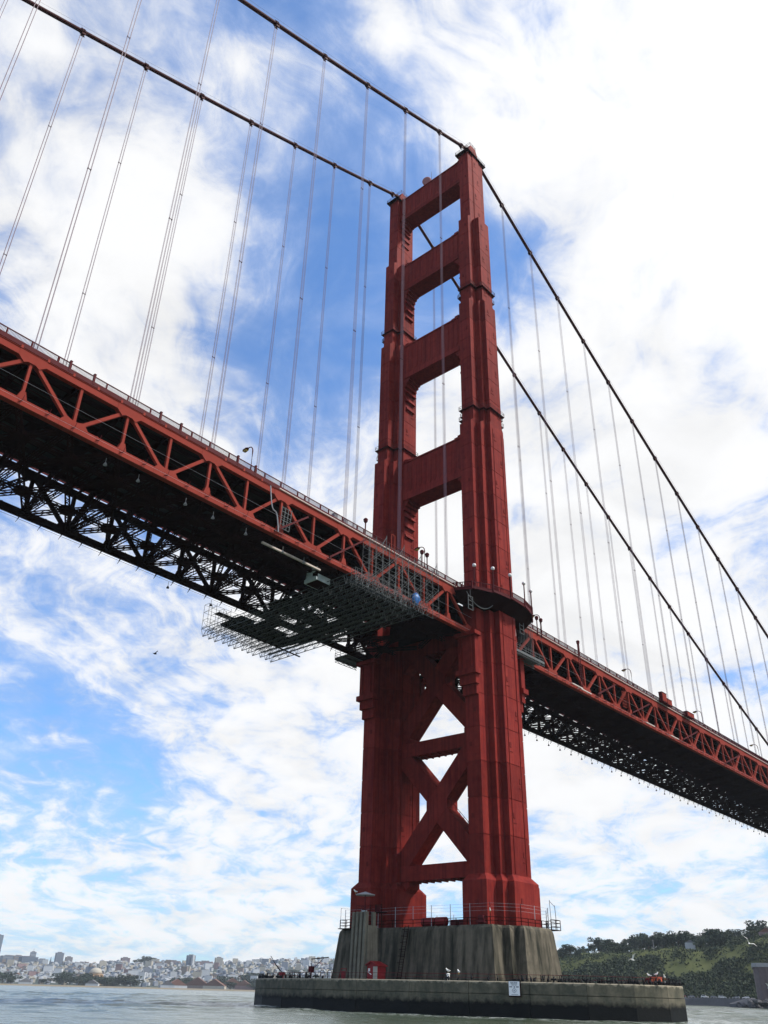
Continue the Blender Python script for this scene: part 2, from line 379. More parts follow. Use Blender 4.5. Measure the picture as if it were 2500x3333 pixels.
# ================================================================== SETTING: water, land
def polar(az, d):  # map bearing (degrees from +y towards +x) and distance from the survey boat
    return CAM.x+d*math.sin(RAD(az)), CAM.y+d*math.cos(RAD(az))
import numpy as np
def water_sheet():
    rng = np.random.default_rng(4); na = 900
    r = [0.0, 12.0]
    while r[-1] < 7000: r.append(r[-1]*(1.0085 if r[-1] > 60 and r[-1] < 800 else 1.06))
    r = np.array(r[1:]); a = np.linspace(0, 2*np.pi, na, endpoint=False)
    X = CAM.x+np.outer(r, np.sin(a)); Y = CAM.y+np.outer(r, np.cos(a)); Zz = np.zeros_like(X)
    for k in range(34):
        lam = 2.2*(9.0)**rng.random(); th = RAD(55)+rng.normal(0, 0.55); amp_ = 0.0125*lam**0.75
        q = 2*np.pi/lam; Zz += amp_*np.sin(q*(X*np.cos(th)+Y*np.sin(th))+rng.random()*6.28+0.6*np.sin(X*0.05+k)+0.6*np.cos(Y*0.043-k))
    gust = 0.65+0.5*np.sin(X*0.012+Y*0.021)*np.cos(Y*0.016-X*0.008)
    Zz *= gust*np.clip((1100-r)/700, 0, 1)[:, None]
    V = np.stack([X, Y, Zz], -1).reshape(-1, 3); nr = len(r)
    i0 = np.arange(nr-1)[:, None]*na; jn = np.arange(na)[None, :]; j1 = (jn+1) % na
    F = np.stack([i0+jn, i0+na+jn, i0+na+j1, i0+j1], -1).reshape(-1, 4)
    V = np.vstack([V, [[CAM.x, CAM.y, 0]]]); me = bpy.data.meshes.new('water')
    me.vertices.add(len(V)); me.vertices.foreach_set('co', V.ravel())
    me.loops.add(F.size); me.loops.foreach_set('vertex_index', F.ravel()); me.polygons.add(len(F))
    me.polygons.foreach_set('loop_start', np.arange(len(F))*4); me.polygons.foreach_set('loop_total', np.full(len(F), 4))
    me.polygons.foreach_set('use_smooth', np.ones(len(F), bool)); me.update(calc_edges=True); me.validate(); me.flip_normals() if me.polygons[5].normal.z < 0 else None
    me.materials.append(WATER); return me
tag(put('water', water_sheet()), kind='structure')
def lerp_tab(tab, x):
    if x <= tab[0][0]: return tab[0][1]
    for (a, b), (c, d) in zip(tab, tab[1:]):
        if x <= c: return b+(d-b)*(x-a)/(c-a)
    return tab[-1][1]
def sm(a, b, x):
    t = min(1, max(0, (x-a)/(b-a))); return t*t*(3-2*t)
SHORE = [(5, 2300), (26, 2050), (34, 2000), (41, 2020), (46, 1900), (50, 1500), (56, 930), (60, 860), (66, 850), (69, 820), (71, 800), (76, 780), (95, 820)]
TOPCITY = [(5, 70), (20, 70), (26, 66), (29, 72), (33, 84), (36, 88), (39, 92), (41, 104), (43, 112), (46, 118), (52, 110)]
BLUFF = [(50, 40), (58.5, 36), (61, 42), (63, 46), (66, 52), (67.5, 47), (69, 52), (71, 58), (80, 60), (95, 60)]
RIDGE = [(50, 60), (58.5, 48), (60.5, 54), (62, 56), (63, 54), (64.3, 58), (66, 61), (68, 64), (70, 66), (75, 68), (95, 66)]
def wob(x, y): return math.sin(x*0.031+1.3)*math.cos(y*0.027)+0.6*math.sin(x*0.083+y*0.071)+0.4*math.sin(y*0.17-x*0.13)
def land_z(az, d):
    e = d-lerp_tab(SHORE, az); x, y = polar(az, d); q = wob(x, y)
    if e < 0: zc_ = zb_ = -2.5
    else:
        zc_ = 0.2+2.6*sm(0, 60, e)+(lerp_tab(TOPCITY, az)-3)*min(1, max(0, (e-330)/1550))**1.15*(1-0.35*sm(2100, 3200, e))+q*0.8*sm(300, 600, e)
        zb_ = 5.6*sm(0, 3, e) if e < 30 else 5.6+(lerp_tab(BLUFF, az)-5.6)*sm(26, 185, e)**0.8+(lerp_tab(RIDGE, az)-lerp_tab(BLUFF, az))*sm(185, 420, e)-30*sm(600, 1500, e)
        if e > 40: zb_ += q*2.0*sm(40, 120, e)
    k = sm(46, 53, az); return zc_*(1-k)+zb_*k
def land(name, m, azs, es):
    w = MB(); na = len(azs)
    for e in es:
        for a in azs:
            d = lerp_tab(SHORE, a)+e; x, y = polar(a, d); w.v.append((x, y, land_z(a, d)))
    for i in range(len(es)-1):
        for j in range(na-1): w.f.append((i*na+j, i*na+j+1, (i+1)*na+j+1, (i+1)*na+j))
    return tag(w.build(name, m, smooth=True), kind='structure')
fr = lambda a, b, n: [a+(b-a)*i/n for i in range(n+1)]
land('beach', SAND, fr(5, 50, 90), [-6, 0, 20, 45, 70])
land('town_hills', TOWN, fr(5, 50, 110), [70, 150, 250]+fr(330, 2200, 26)+[2600, 3200, 4200])
land('seawall', STONE, fr(50, 95, 180), [-3, 0, 1, 2, 3.2])
land('coast_road', ASPH, fr(50, 95, 180), [3.2, 12, 22])
land('bluff', GRASSY, fr(50, 95, 180), [22, 30]+fr(40, 200, 22)+fr(215, 460, 14)+[600, 900, 1500, 2500])

# ================================================================== PIER AND FENDER
pier = thing('bridge_pier', 'tall tapered concrete pier with fluted sides carrying the red tower', 'pier', (0, 0, 0))
def cruc(A, B, Cc, z, cy=0.0):
    """stepped cross-shaped plan: three overlapping rectangles, half sizes (x, y)"""
    q = [(A[0], A[1]), (B[0], A[1]), (B[0], B[1]), (Cc[0], B[1]), (Cc[0], Cc[1])]
    pts = [(x, y) for x, y in q]+[(-x, y) for x, y in q[::-1]]+[(-x, -y) for x, y in q]+[(x, -y) for x, y in q[::-1]]
    return [(x, y+cy, z) for x, y in pts]
def pier_ring(z, g):   # g grows downwards: the batter of the sides
    pts = [(9.6, 8.2), (9.6, 17.9), (6.6, 17.9), (6.3, 19.2), (4.9, 19.2), (4.6, 21.0)]
    pts = [(9.15, 7.8)]+pts
    q = [(x+g, y+(g if y > 9 else g*0.3)) for x, y in pts]
    return [(x, y, z) for x, y in q]+[(-x, y, z) for x, y in q[::-1]]+[(-x, -y, z) for x, y in q]+[(x, -y, z) for x, y in q[::-1]]
MB().loft([pier_ring(-6, 1.8), pier_ring(3, 1.15), pier_ring(12.5, 0.12), pier_ring(12.95, 0.0), pier_ring(13.4, -0.35)]).build('shaft', PCONC, pier)
MB().loft([pier_ring(5.1, 0.98), pier_ring(5.35, 0.96)]).build('base_band', PCONC, pier)

fend = thing('pier_fender', 'low oval concrete fender wall ringing the pier, black with weed at the waterline', 'fender wall', (0, 0, 0))
FA, FB, TH = 23.5, 45.0, 8.2
def el(a, b, t): return (a*math.cos(t), b*math.sin(t))
NSEG = 26
random.seed(3)
for i in range(NSEG):
    t0 = 2*math.pi*i/NSEG; t1 = 2*math.pi*(i+1)/NSEG; g = 0.0007
    def slab(z0, z1, grow0, grow1, k=1):
        ts = [t0+g+(t1-t0-2*g)*j/k for j in range(k+1)]
        r = []
        for z, gr in ((z0, grow0), (z1, grow1)):
            o = [(*el(FA+gr, FB+gr, t), z) for t in ts]; n_ = [(*el(FA-TH, FB-TH, t), z) for t in ts[::-1]]
            r.append(o+n_)
        return r
    j = random.uniform(-0.05, 0.05)
    MB().loft(slab(-5, 3.02, 0.10+j, 0.05+j)).build('wall_block', FEND, fend)
    MB().loft(slab(3.10, 4.62, j, j)+slab(4.74, 4.74, j-0.14, j-0.14)[:1]).build('coping_block', FEND, fend)
MB().loft([[(*el(FA-0.8, FB-0.8, 2*math.pi*i/72), -5) for i in range(72)], [(*el(FA-0.8, FB-0.8, 2*math.pi*i/72), 4.55) for i in range(72)]]).build('core_fill', FEND, fend)

# ================================================================== TOWER
tower = thing('bridge_tower', 'orange red art deco suspension tower with two stepped legs', 'bridge tower', (0, 0, 13.4))
LEGS = [  # z0, z1, A, B, C half sizes
    (13.4, 20.6, (8.60, 2.65), (5.60, 4.00), (4.00, 5.40)),
    (21.8, 74.6, (7.60, 1.65), (4.65, 3.00), (2.95, 4.35)),
    (75.4, 121.6, (6.90, 1.65), (4.85, 3.00), (2.75, 4.25)),
    (122.6, 161.4, (5.80, 1.65), (3.40, 3.00), (2.35, 4.20)),
    (162.4, 194.0, (4.80, 1.65), (2.55, 3.00), (2.35, 3.55)),
    (194.8, 222.9, (3.70, 1.65), (1.70, 1.75), (1.50, 1.85))]
def plate_courses(leg, cy):
    for i, (z0, z1, A, B, Cc) in enumerate(LEGS):
        n = max(1, round((z1-z0)/6.6)); h = (z1-z0)/n
        for k in range(n):
            a = z0+k*h+(0.07 if k else 0); b = z0+(k+1)*h-(0.07 if k < n-1 else 0)
            MB().loft([cruc(A, B, Cc, a, cy), cruc(A, B, Cc, b, cy)]).build('plate_course', ORANGE, leg)
            zm = (a+b)/2
            for sy in (-1, 1):
                xo = 0.45*Cc[0]*(1 if (k+i) % 2 else -1)
                MB().box((xo, cy+sy*(Cc[1]+0.03), zm+0.4), (0.55, 0.10, 0.95)).build('access_plate', HATCH, leg)
                MB().bar((xo-0.5, cy+sy*(Cc[1]+0.03), zm-0.9), (xo+0.7, cy+sy*(Cc[1]+0.03), zm-0.9), 0.08, 0.10).build('grab_bar', HATCH, leg)
            for sx in (-1, 1):
                MB().box((sx*(A[0]+0.03), cy+0.6*(1 if k % 2 else -1), zm), (0.10, 0.5, 0.85)).build('access_plate', HATCH, leg)
        if i < len(LEGS)-1:
            A2, B2, C2 = LEGS[i+1][2:]
            zz = LEGS[i+1][0]
            MB().loft([cruc(A, B, Cc, z1, cy), cruc(A2, B2, C2, zz, cy)]).build('setback_plate', ORANGE, leg)
            # low parapet lip at the setback
for s in (-1, 1):
    cy = 13.72*s
    core = [cruc(tuple(v-0.1 for v in A), tuple(v-0.1 for v in B), tuple(v-0.1 for v in Cc), z, cy) for z0, z1, A, B, Cc in LEGS for z in (z0, z1)]
    core[0] = cruc((8.5, 2.55), (5.5, 3.9), (3.9, 5.3), 13.5, cy)
    leg = MB().loft(core).build('leg', ORANGE, tower)
    plate_courses(leg, cy)
    # vertical cover strips along the inner corners of the west and east faces
    for sy in (-1, 1):
        for sx in (-1, 1):
            MB().box((sx*(1.9), cy+sy*4.40, 48), (0.14, 0.14, 52)).build('cover_strip', ORANGE, leg)
            MB().box((sx*(1.8), cy+sy*4.29, 98), (0.12, 0.12, 45)).build('cover_strip', ORANGE, leg)
    # stepped brackets under the deck on the ends of the leg
    for sx in (-1, 1):
        b = MB()
        for z0, z1, e, hw in ((66.4, 67.2, 2.1, 2.7), (59.4, 66.4, 1.35, 2.1), (58.3, 59.4, 1.9, 2.5), (56.4, 58.3, 1.25, 2.0), (54.4, 56.4, 0.7, 1.7)):
            b.box((sx*(7.6+e/2), cy, (z0+z1)/2), (e, hw*2, z1-z0))
        b.build('deck_bracket', ORANGE, tower)
        MB().box((sx*8.9, cy-1.2, 63), (0.5, 0.16, 6.2)).build('bracket_rib', ORANGE, tower)
        MB().box((sx*8.9, cy+1.2, 63), (0.5, 0.16, 6.2)).build('bracket_rib', ORANGE, tower)
    # inspection balconies round the leg
    for zb, A, B, Cc in ((126.2, (5.8, 1.65), (3.4, 3.0), (2.35, 4.2)), (167.0, (4.8, 1.65), (2.55, 3.0), (2.35, 3.55))):
        gr = lambda v, e: (v[0]+e, v[1]+e)
        bal = MB().loft([cruc(gr(A, 0.6), gr(B, 0.6), gr(Cc, 0.6), zb-0.08, cy), cruc(gr(A, 0.6), gr(B, 0.6), gr(Cc, 0.6), zb, cy)]).build('inspection_balcony', RAILM, tower)
        rl = MB(); ring = cruc(gr(A, 0.55), gr(B, 0.55), gr(Cc, 0.55), zb, cy)
        for k in range(len(ring)):
            p, q = Vector(ring[k]), Vector(ring[(k+1) % len(ring)])
            for hh in (0.55, 1.05): rl.bar(p+Vector((0, 0, hh)), q+Vector((0, 0, hh)), 0.06)
            m_ = max(1, round((q-p).length/1.4))
            for e in range(m_): rl.bar(p+(q-p)*e/m_, p+(q-p)*e/m_+Vector((0, 0, 1.1)), 0.06)
            for e in range(m_+1):
                c0 = p+(q-p)*e/m_; inn = Vector((c0.x-(0.7 if c0.x > 0 else -0.7), c0.y-(0.7 if c0.y > cy else -0.7), zb-0.9))
                rl.bar(c0-Vector((0, 0, 0.1)), inn, 0.06)
        rl.build('balcony_railing', RAILM, bal)
    # saddle housing and platform on the leg top
    MB().box((0, cy, 223.05), (9.4, 4.6, 0.22)).build('top_platform', DARK_SHADE, tower)
    pr = MB(); rect = [(-4.6, -2.2), (4.6, -2.2), (4.6, 2.2), (-4.6, 2.2)]
    for k in range(4):
        p, q = Vector((*rect[k], 223.16)), Vector((*rect[(k+1) % 4], 223.16)); p.y += cy; q.y += cy
        for hh in (0.55, 1.1): pr.bar(p+Vector((0, 0, hh)), q+Vector((0, 0, hh)), 0.06)
        m_ = max(1, round((q-p).length/1.5))
        for e in range(m_): pr.bar(p+(q-p)*e/m_, p+(q-p)*e/m_+Vector((0, 0, 1.15)), 0.06)
        for e in range(m_):
            c0 = p+(q-p)*(e+0.5)/m_; pr.bar(c0+Vector((0, 0, -0.1)), Vector((c0.x*0.8, cy+(c0.y-cy)*0.75, 221.9)), 0.12)
    pr.build('platform_railing', RAILM, tower)
    b = MB()
    b.prism_y([(-2.6, 223.1), (2.6, 223.1), (2.2, 226.0), (1.2, 228.6), (-1.2, 228.6), (-2.2, 226.0)], cy-1.2, cy+1.2)
    b.build('saddle_housing', ORANGE, tower)
    hr = MB()
    for x in (-1.4, 0, 1.4):
        for y in (-1.1, 1.1): hr.bar((x, cy+y, 228.5), (x, cy+y, 229.9), 0.07)
    for hh in (229.25, 229.85):
        for y in (-1.1, 1.1): hr.bar((-1.4, cy+y, hh), (1.4, cy+y, hh), 0.06)
        for x in (-1.4, 1.4): hr.bar((x, cy-1.1, hh), (x, cy+1.1, hh), 0.06)
    hr.build('housing_rail', RAILM, tower)

# portal struts above the deck: ribbed faces with pointed rib ends, stepped corbels under the ends
STR = [(213.6, 222.4, 9.0+2.9, 2.35), (182.7, 192.3, 9.9, 2.35), (149.3, 160.4, 9.35, 2.45), (110.3, 121.2, 9.35, 2.45)]
for z0, z1, yw, hx in STR:
    body = MB().box((0, 0, (z0+z1)/2), (hx*2, yw*2+0.6, z1-z0)).build('portal_strut', ORANGE, tower)
    MB().box((0, 0, z1+0.22), (hx*2+0.5, yw*2, 0.44)).build('strut_cornice', ORANGE, body)
    MB().box((0, 0, z0+0.73), (hx*2+0.30, yw*2-0.02, 1.54)).build('strut_sill', ORANGE, body)
    n = int(yw*2/1.5)
    for sx in (-1, 1):
        for k in range(n):
            y = -yw+(k+0.5)*yw*2/n; e = 0.30+0.0*k
            b = MB(); bx_ = [(y-0.55, z1-0.05), (y-0.55, z0+2.9), (y, z0+2.0), (y+0.55, z0+2.9), (y+0.55, z1-0.05)]
            x0, x1 = (hx-0.02, hx+0.09); b.prism_x(bx_, sx*x0, sx*x1); b.build('strut_flute', ORANGE, body)
    for s in (-1, 1):
        # stepped haunch above the strut
        for k, (dz, dy) in enumerate(((0.5, 2.3), (1.0, 1.3))):
            MB().box((0, s*(yw-dy/2), z1+0.44+dz/2-0.05*k), (hx*2-0.1*k, dy, dz)).build('strut_haunch', ORANGE, body)
        # corbel stair under the strut end
        for k, (dz, dy) in enumerate(((0.7, 1.9), (1.5, 1.3), (2.6, 0.7))):
            MB().box((0, s*(yw+0.25-dy/2), z0-dz/2+0.02*k), (hx*2-0.25-0.12*k, dy, dz)).build('corbel_step', ORANGE, body)
        # wedge shaped ledges down the inner face of the leg
        for k in range(3):
            zt = z0-4.4-2.7*k; dy = 0.85-0.08*k
            MB().prism_x([(s*(yw+0.3), zt+1.6), (s*(yw+0.3-dy), zt), (s*(yw+0.3), zt)], -hx+0.4+0.25*k, hx-0.4-0.25*k).build('corbel_ledge', ORANGE, body)

# bracing below the deck
def xbrace(zu, zl, half, slope=1.07, hx=1.75, w=3.6):
    """two pairs of box arms meeting a six sided centre plate: the upper pair springs from zu, the lower pair from zl"""
    for n, (z0, sg) in enumerate(((zu, 1), (zl, -1))):
        for s in (-1, 1):
            p = Vector((0, 0, z0)); q = Vector((0, s*half, z0+sg*slope*half))
            MB().bar(p, q, hx*2-0.01*(n*2+(s > 0)), w, upv=Vector((1, 0, 0)).cross(q-p)).build('brace_arm', ORANGE, tower)
    h = w/2*math.sqrt(1+slope*slope)
    MB().prism_x([(-2.6, zl+h-slope*2.6), (-0.2, zl-h+0.3), (0.2, zl-h+0.3), (2.6, zl+h-slope*2.6), (2.6, zu-h+slope*2.6), (0.2, zu+h-0.3), (-0.2, zu+h-0.3), (-2.6, zu-h+slope*2.6)], -hx-0.03, hx+0.03).build('brace_centre', ORANGE, tower)
xbrace(36.7, 35.2, 10.6)
xbrace(62.2, 61.0, 10.6)
for z0, z1 in ((46.45, 49.3), (22.1, 24.9), (68.2, 71.8)):
    st = MB().box((0, 0, (z0+z1)/2), (3.7, 19.4, z1-z0)).build('lower_strut', ORANGE, tower)
    for k in range(-5, 6): MB().box((0, k*1.7, z0-0.12), (3.3, 0.3, 0.24)).build('stiffener', ORANGE, st)
    for s in (-1, 1):  # gusset webs at the strut ends
        MB().prism_x([(s*9.7, z0-3.2), (s*9.7, z1+3.2), (s*7.2, z1+1.0), (s*7.2, z0-1.0)], -1.6, 1.6).build('end_gusset', ORANGE, st)
ld = MB()   # maintenance stair on the lower brace
for k in range(7):
    y = -2.6-k*0.95; z = 34.0-k*1.0+1.9
    ld.bar((-1.3, y, z), (-1.3, y, z+1.3), 0.07)
ld.bar((-1.3, -2.6, 37.1), (-1.3, -8.6, 30.8), 0.08); ld.build('brace_handrail', RAILM, tower)

# round walkway that carries the pavement past the outside of each leg
for s in (-1, 1):
    plan = [(-13.4, 14.0), (-11.8, 17.6), (-7.6, 19.9), (-2.6, 20.9), (2.6, 20.9), (7.4, 19.8), (11.2, 17.4), (12.6, 14.0)]
    pl = [(x, s*y) for x, y in plan]
    wk = MB().prism(pl+[(12.6, s*12.9), (-13.4, s*12.9)], 75.15, 75.55).build('round_walkway', RAILM, tower)
    b = MB()
    inner = [(x*0.86, s*(13.5+(abs(y)-13.5)*0.62)) for x, y in pl]
    b.loft([[(x, y, 73.0) for x, y in inner], [(x*0.985, s*(13.4+(abs(y)-13.4)*0.97), 75.1) for x, y in pl]])
    b.build('walkway_bracket', DARK_SHADE, tower)
    for k in range(len(pl)-1):
        p, q = Vector((*pl[k], 75.5)), Vector((*pl[k+1], 75.5)); d = q-p
        rb = MB(); rb.bar(p+Vector((0, 0, 1.22)), q+Vector((0, 0, 1.22)), 0.16, 0.12); rb.bar(p+Vector((0, 0, 0.14)), q+Vector((0, 0, 0.14)), 0.12, 0.16)
        rb.bar(p+Vector((0, 0, 0.0)), q+Vector((0, 0, -0.35)), 0.12, 0.5)
        m_ = max(2, round(d.length/0.36))
        for e in range(m_): rb.bar(p+d*(e+0.5)/m_+Vector((0, 0, 0.2)), p+d*(e+0.5)/m_+Vector((0, 0, 1.2)), 0.07, 0.13)
        rb.build('railing_panel', RAILM, wk)
        MB().box((p.x, p.y, 76.0), (0.24, 0.24, 1.7)).build('railing_post', RAILM, wk)

# dish and aerial on the top strut
dish = thing('dish_antenna', 'round drum dish antenna on the topmost strut of the tower', 'antenna', (-1.4, 1.9, 222.9))
MB().tube([(-1.4, 1.9, 222.9), (-1.4, 1.9, 225.0)], 0.12).build('mount', RAILM, dish)
dd = Vector((-0.80, -0.35, -0.30)).normalized()
c0 = Vector((-1.5, 1.9, 225.1))
MB().tube([c0, c0+dd*0.5, c0+dd*0.75], [1.45, 1.5, 1.25], 20).build('dish', mat('dish_cover', (0.36, 0.16, 0.16), 0.6, 0.3), dish)
mast = thing('aerial_mast', 'thin whip aerial standing beside the dish on the tower top strut', 'aerial', (-1.2, 0.4, 222.9))
MB().tube([(-1.2, 0.4, 222.9), (-1.2, 0.4, 229.0)], [0.07, 0.04]).build('mast', RAILM, mast)

# ================================================================== MAIN CABLES AND SUSPENDERS
def cab_z(x): return 228.08-0.4587*(-x)+143.3*4/1280.2**2*x*x if x < 0 else 228.08-0.5744*x+0.00034992*x*x
def deck_z(x): return 74.39+0.01003*(-x) if x < 0 else 74.39-0.01764*x    # top gusset level
HM = [-15.24*n for n in range(1, 13)]; HS = [16.5+15.24*k for k in range(0, 21)]
ropeme = MB().tube([(0, 0, 0), (0, 0, 1)], 0.036, 5).mesh('rope'); ropeme.materials.append(ROPE)
bx = MB().box((0, 0, 0), (0.62, 0.08, 0.12)).box((-0.26, 0, 0), (0.1, 0.34, 0.10)).box((0.26, 0, 0), (0.1, 0.34, 0.10)); spme = bx.fix(bx.mesh('rope_spacer')); spme.materials.append(CABLE)
def band_mesh():
    b = MB(); b.tube([(-0.55, 0, 0), (-0.5, 0, 0), (0.5, 0, 0), (0.55, 0, 0)], [0.50, 0.60, 0.60, 0.50], 12)
    for x in (-0.22, 0.22): b.tube([(x-0.08, 0, 0), (x+0.08, 0, 0)], 0.68, 12)
    for y in (-0.35, 0.35): b.box((0, y, -0.75), (0.9, 0.1, 0.6))
    b.bar((0, 0, 0.5), (0, 0, 1.35), 0.07)
    me = b.fix(b.mesh('cable_band')); me.materials.append(CABLE); return me
bandme = band_mesh()
for s, side in ((-1, 'near'), (1, 'far')):
    cy = 13.72*s
    xs = fr(-215, 0, 44)[:-1]+fr(0, 343, 60)
    cb = MB().tube([(x, cy, cab_z(x)) for x in xs], 0.47, 12)
    lab = ('main suspension cable on the nearer side, running over the right hand tower leg' if s < 0 else 'main suspension cable on the farther side, over the left hand tower leg')
    me = cb.mesh('main_cable', (0, cy, 228), True); cb.fix(me); me.materials.append(CABLE)
    cab = put('main_cable', me, None, (0, cy, 228)); tag(cab, lab, 'main cable', 'main suspension cables')
    hr = MB()
    for dy in (-0.42, 0.42): hr.tube([(x, cy+dy, cab_z(x)+1.32) for x in xs], 0.022, 4)
    hr.build('hand_rope', ROPE, cab)
    for x in HM+HS+[-4.6, 4.8]:
        o = put('cable_band', bandme, cab, (x, 0, cab_z(x)-228))
        sl = (0.4587+2*143.3*4/1280.2**2*x) if x < 0 else (-0.5744+2*0.00034992*x)
        o.rotation_euler = (0, -math.atan(sl), 0)
    for part, X in (('left', HM), ('right', HS)):
        for n, x in enumerate(X):
            zb = deck_z(x)+1.6; zt = cab_z(x)-0.9
            su = thing('suspender', '%s suspender rope set %s of the tower, hanging from the %s cable' % (ORD[n], part, side), 'suspender', (x, cy, zb), 'suspender ropes hanging from the main cables')
            for dx in (-0.26, 0.26):
                for dy in (-0.13, 0.13):
                    r = put('rope', ropeme, su, (dx, dy, 0)); r.scale = (1, 1, zt-zb)
            nn_ = 1 if zt-zb < 90 else 2
            for k in range(nn_): put('rope_spacer', spme, su, (0, 0, (zt-zb)*(0.52 if nn_ == 1 else (0.36, 0.70)[k])))

# ================================================================== DECKS: stiffening trusses, floor, railings
def mesh_of(b, name, m):
    me = b.fix(b.mesh(name)); me.materials.append(m); return me
def bar_mesh(name, p, q, w, h, m, upv=(0, 1, 0)): return mesh_of(MB().bar(p, q, w, h, upv), name, m)
def laced(p, q, wid, dep, ang=0.10, pitch=None, upv=(0, 0, 1)):
    """built-up member: four corner angles tied by zigzag lacing on two faces"""
    b = MB(); p = Vector(p); q = Vector(q); d = (q-p); Ln = d.length; d.normalize(); u = Vector(upv); r = d.cross(u)
    if r.length < 1e-3: r = d.cross(Vector((1, 0, 0)))
    r.normalize(); u = r.cross(d).normalized()
    for i in (-1, 1):
        for j in (-1, 1):
            o = r*(i*wid/2)+u*(j*dep/2); b.bar(p+o, q+o, ang, ang, u)
    n = max(3, round(Ln/(pitch or wid*0.95)))
    for j in (-1, 1):
        for k in range(n):
            a = p+d*(Ln*k/n)+u*(j*dep/2); c = p+d*(Ln*(k+1)/n)+u*(j*dep/2); sg = 1 if k % 2 else -1
            b.bar(a+r*(sg*wid/2), c-r*(sg*wid/2), ang*0.7, ang*0.5, u)
    return b
ZT, ZB = 74.95, 67.65     # chord axes at the tower
PAN = 7.62
def span(lab, cat, x_first, step, n_nodes, slope, xa, xb, tower_node):
    """one deck span: top nodes at x_first + step*k; x runs from xa to xb; slope = dz/dx"""
    root = thing('bridge_deck', lab, cat, (0, 0, 0))
    Z = lambda x: slope*x
    sgn = 1 if step > 0 else -1
    lo, hi = min(xa, xb), max(xa, xb)
    for s in (-1, 1):
        y = 13.72*s; nearside = s < 0
        TM = TRUSS if nearside else DARK_SHADE  # far truss gets the dark copy, its shade put into the colour
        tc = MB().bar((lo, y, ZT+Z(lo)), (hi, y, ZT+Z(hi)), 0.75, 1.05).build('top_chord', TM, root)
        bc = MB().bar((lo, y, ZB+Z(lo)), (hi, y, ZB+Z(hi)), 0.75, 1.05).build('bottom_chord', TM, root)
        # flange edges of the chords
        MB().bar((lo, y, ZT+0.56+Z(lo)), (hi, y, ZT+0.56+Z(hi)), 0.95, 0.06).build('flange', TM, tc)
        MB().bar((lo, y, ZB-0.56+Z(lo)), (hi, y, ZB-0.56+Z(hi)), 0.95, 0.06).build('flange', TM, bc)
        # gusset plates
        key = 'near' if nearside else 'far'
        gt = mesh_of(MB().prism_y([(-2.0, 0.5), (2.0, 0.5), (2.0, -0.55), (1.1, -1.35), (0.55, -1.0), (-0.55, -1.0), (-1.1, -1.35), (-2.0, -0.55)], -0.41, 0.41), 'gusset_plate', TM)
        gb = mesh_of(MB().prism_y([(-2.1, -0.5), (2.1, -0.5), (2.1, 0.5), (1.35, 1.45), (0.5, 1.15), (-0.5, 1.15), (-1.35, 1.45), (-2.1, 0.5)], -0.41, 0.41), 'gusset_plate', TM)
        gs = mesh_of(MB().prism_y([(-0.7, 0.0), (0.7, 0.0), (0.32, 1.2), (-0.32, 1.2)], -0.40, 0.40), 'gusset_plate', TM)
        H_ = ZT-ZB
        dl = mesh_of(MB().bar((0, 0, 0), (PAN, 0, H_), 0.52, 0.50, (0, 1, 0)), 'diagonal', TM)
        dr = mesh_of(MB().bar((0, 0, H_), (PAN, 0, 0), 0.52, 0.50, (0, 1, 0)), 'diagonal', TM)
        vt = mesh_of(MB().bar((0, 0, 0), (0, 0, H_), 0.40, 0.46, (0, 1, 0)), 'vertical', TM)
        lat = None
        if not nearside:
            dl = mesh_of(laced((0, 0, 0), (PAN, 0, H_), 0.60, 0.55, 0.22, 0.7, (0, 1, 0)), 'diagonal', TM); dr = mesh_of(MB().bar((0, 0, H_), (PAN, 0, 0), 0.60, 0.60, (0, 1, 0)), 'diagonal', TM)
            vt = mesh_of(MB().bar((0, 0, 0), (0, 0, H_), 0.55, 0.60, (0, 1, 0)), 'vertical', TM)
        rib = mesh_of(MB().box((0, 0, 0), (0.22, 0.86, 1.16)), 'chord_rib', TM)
        brk = mesh_of(MB().bar((0, 0, 0), (0, -0.95*1, -0.35), 0.10).bar((0, -0.95, -0.35), (0.12, -1.05, 0.55), 0.06).bar((0, -0.95, -0.35), (-0.25, -0.95, -1.05), 0.05).bar((0, -0.4, -0.2), (-0.25, -0.95, -1.05), 0.05), 'net_bracket', DARK_SHADE if s > 0 else RAILM)
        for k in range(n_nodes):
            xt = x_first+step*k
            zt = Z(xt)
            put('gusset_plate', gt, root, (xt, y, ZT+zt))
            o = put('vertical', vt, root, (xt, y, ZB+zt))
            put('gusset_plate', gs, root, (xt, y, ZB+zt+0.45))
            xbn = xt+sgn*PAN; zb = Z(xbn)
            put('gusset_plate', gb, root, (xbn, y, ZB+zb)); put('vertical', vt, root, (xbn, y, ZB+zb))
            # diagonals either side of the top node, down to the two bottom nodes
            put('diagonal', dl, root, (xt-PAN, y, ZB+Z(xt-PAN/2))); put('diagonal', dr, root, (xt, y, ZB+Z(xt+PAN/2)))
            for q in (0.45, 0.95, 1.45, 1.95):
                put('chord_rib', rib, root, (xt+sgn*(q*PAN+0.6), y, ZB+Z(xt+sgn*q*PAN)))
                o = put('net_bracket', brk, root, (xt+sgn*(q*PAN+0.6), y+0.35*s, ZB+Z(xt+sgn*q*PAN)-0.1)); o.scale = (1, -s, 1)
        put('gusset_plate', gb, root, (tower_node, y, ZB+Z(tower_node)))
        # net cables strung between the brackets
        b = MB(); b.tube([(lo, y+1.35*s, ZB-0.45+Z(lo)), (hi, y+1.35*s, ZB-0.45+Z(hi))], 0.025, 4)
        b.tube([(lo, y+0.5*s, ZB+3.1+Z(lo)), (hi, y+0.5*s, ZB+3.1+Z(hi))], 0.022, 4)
        b.build('net_cable', MESHM if nearside else DARK_SHADE, root)
        # pavement slab, its edge girder, pipe and railing
        b = MB()
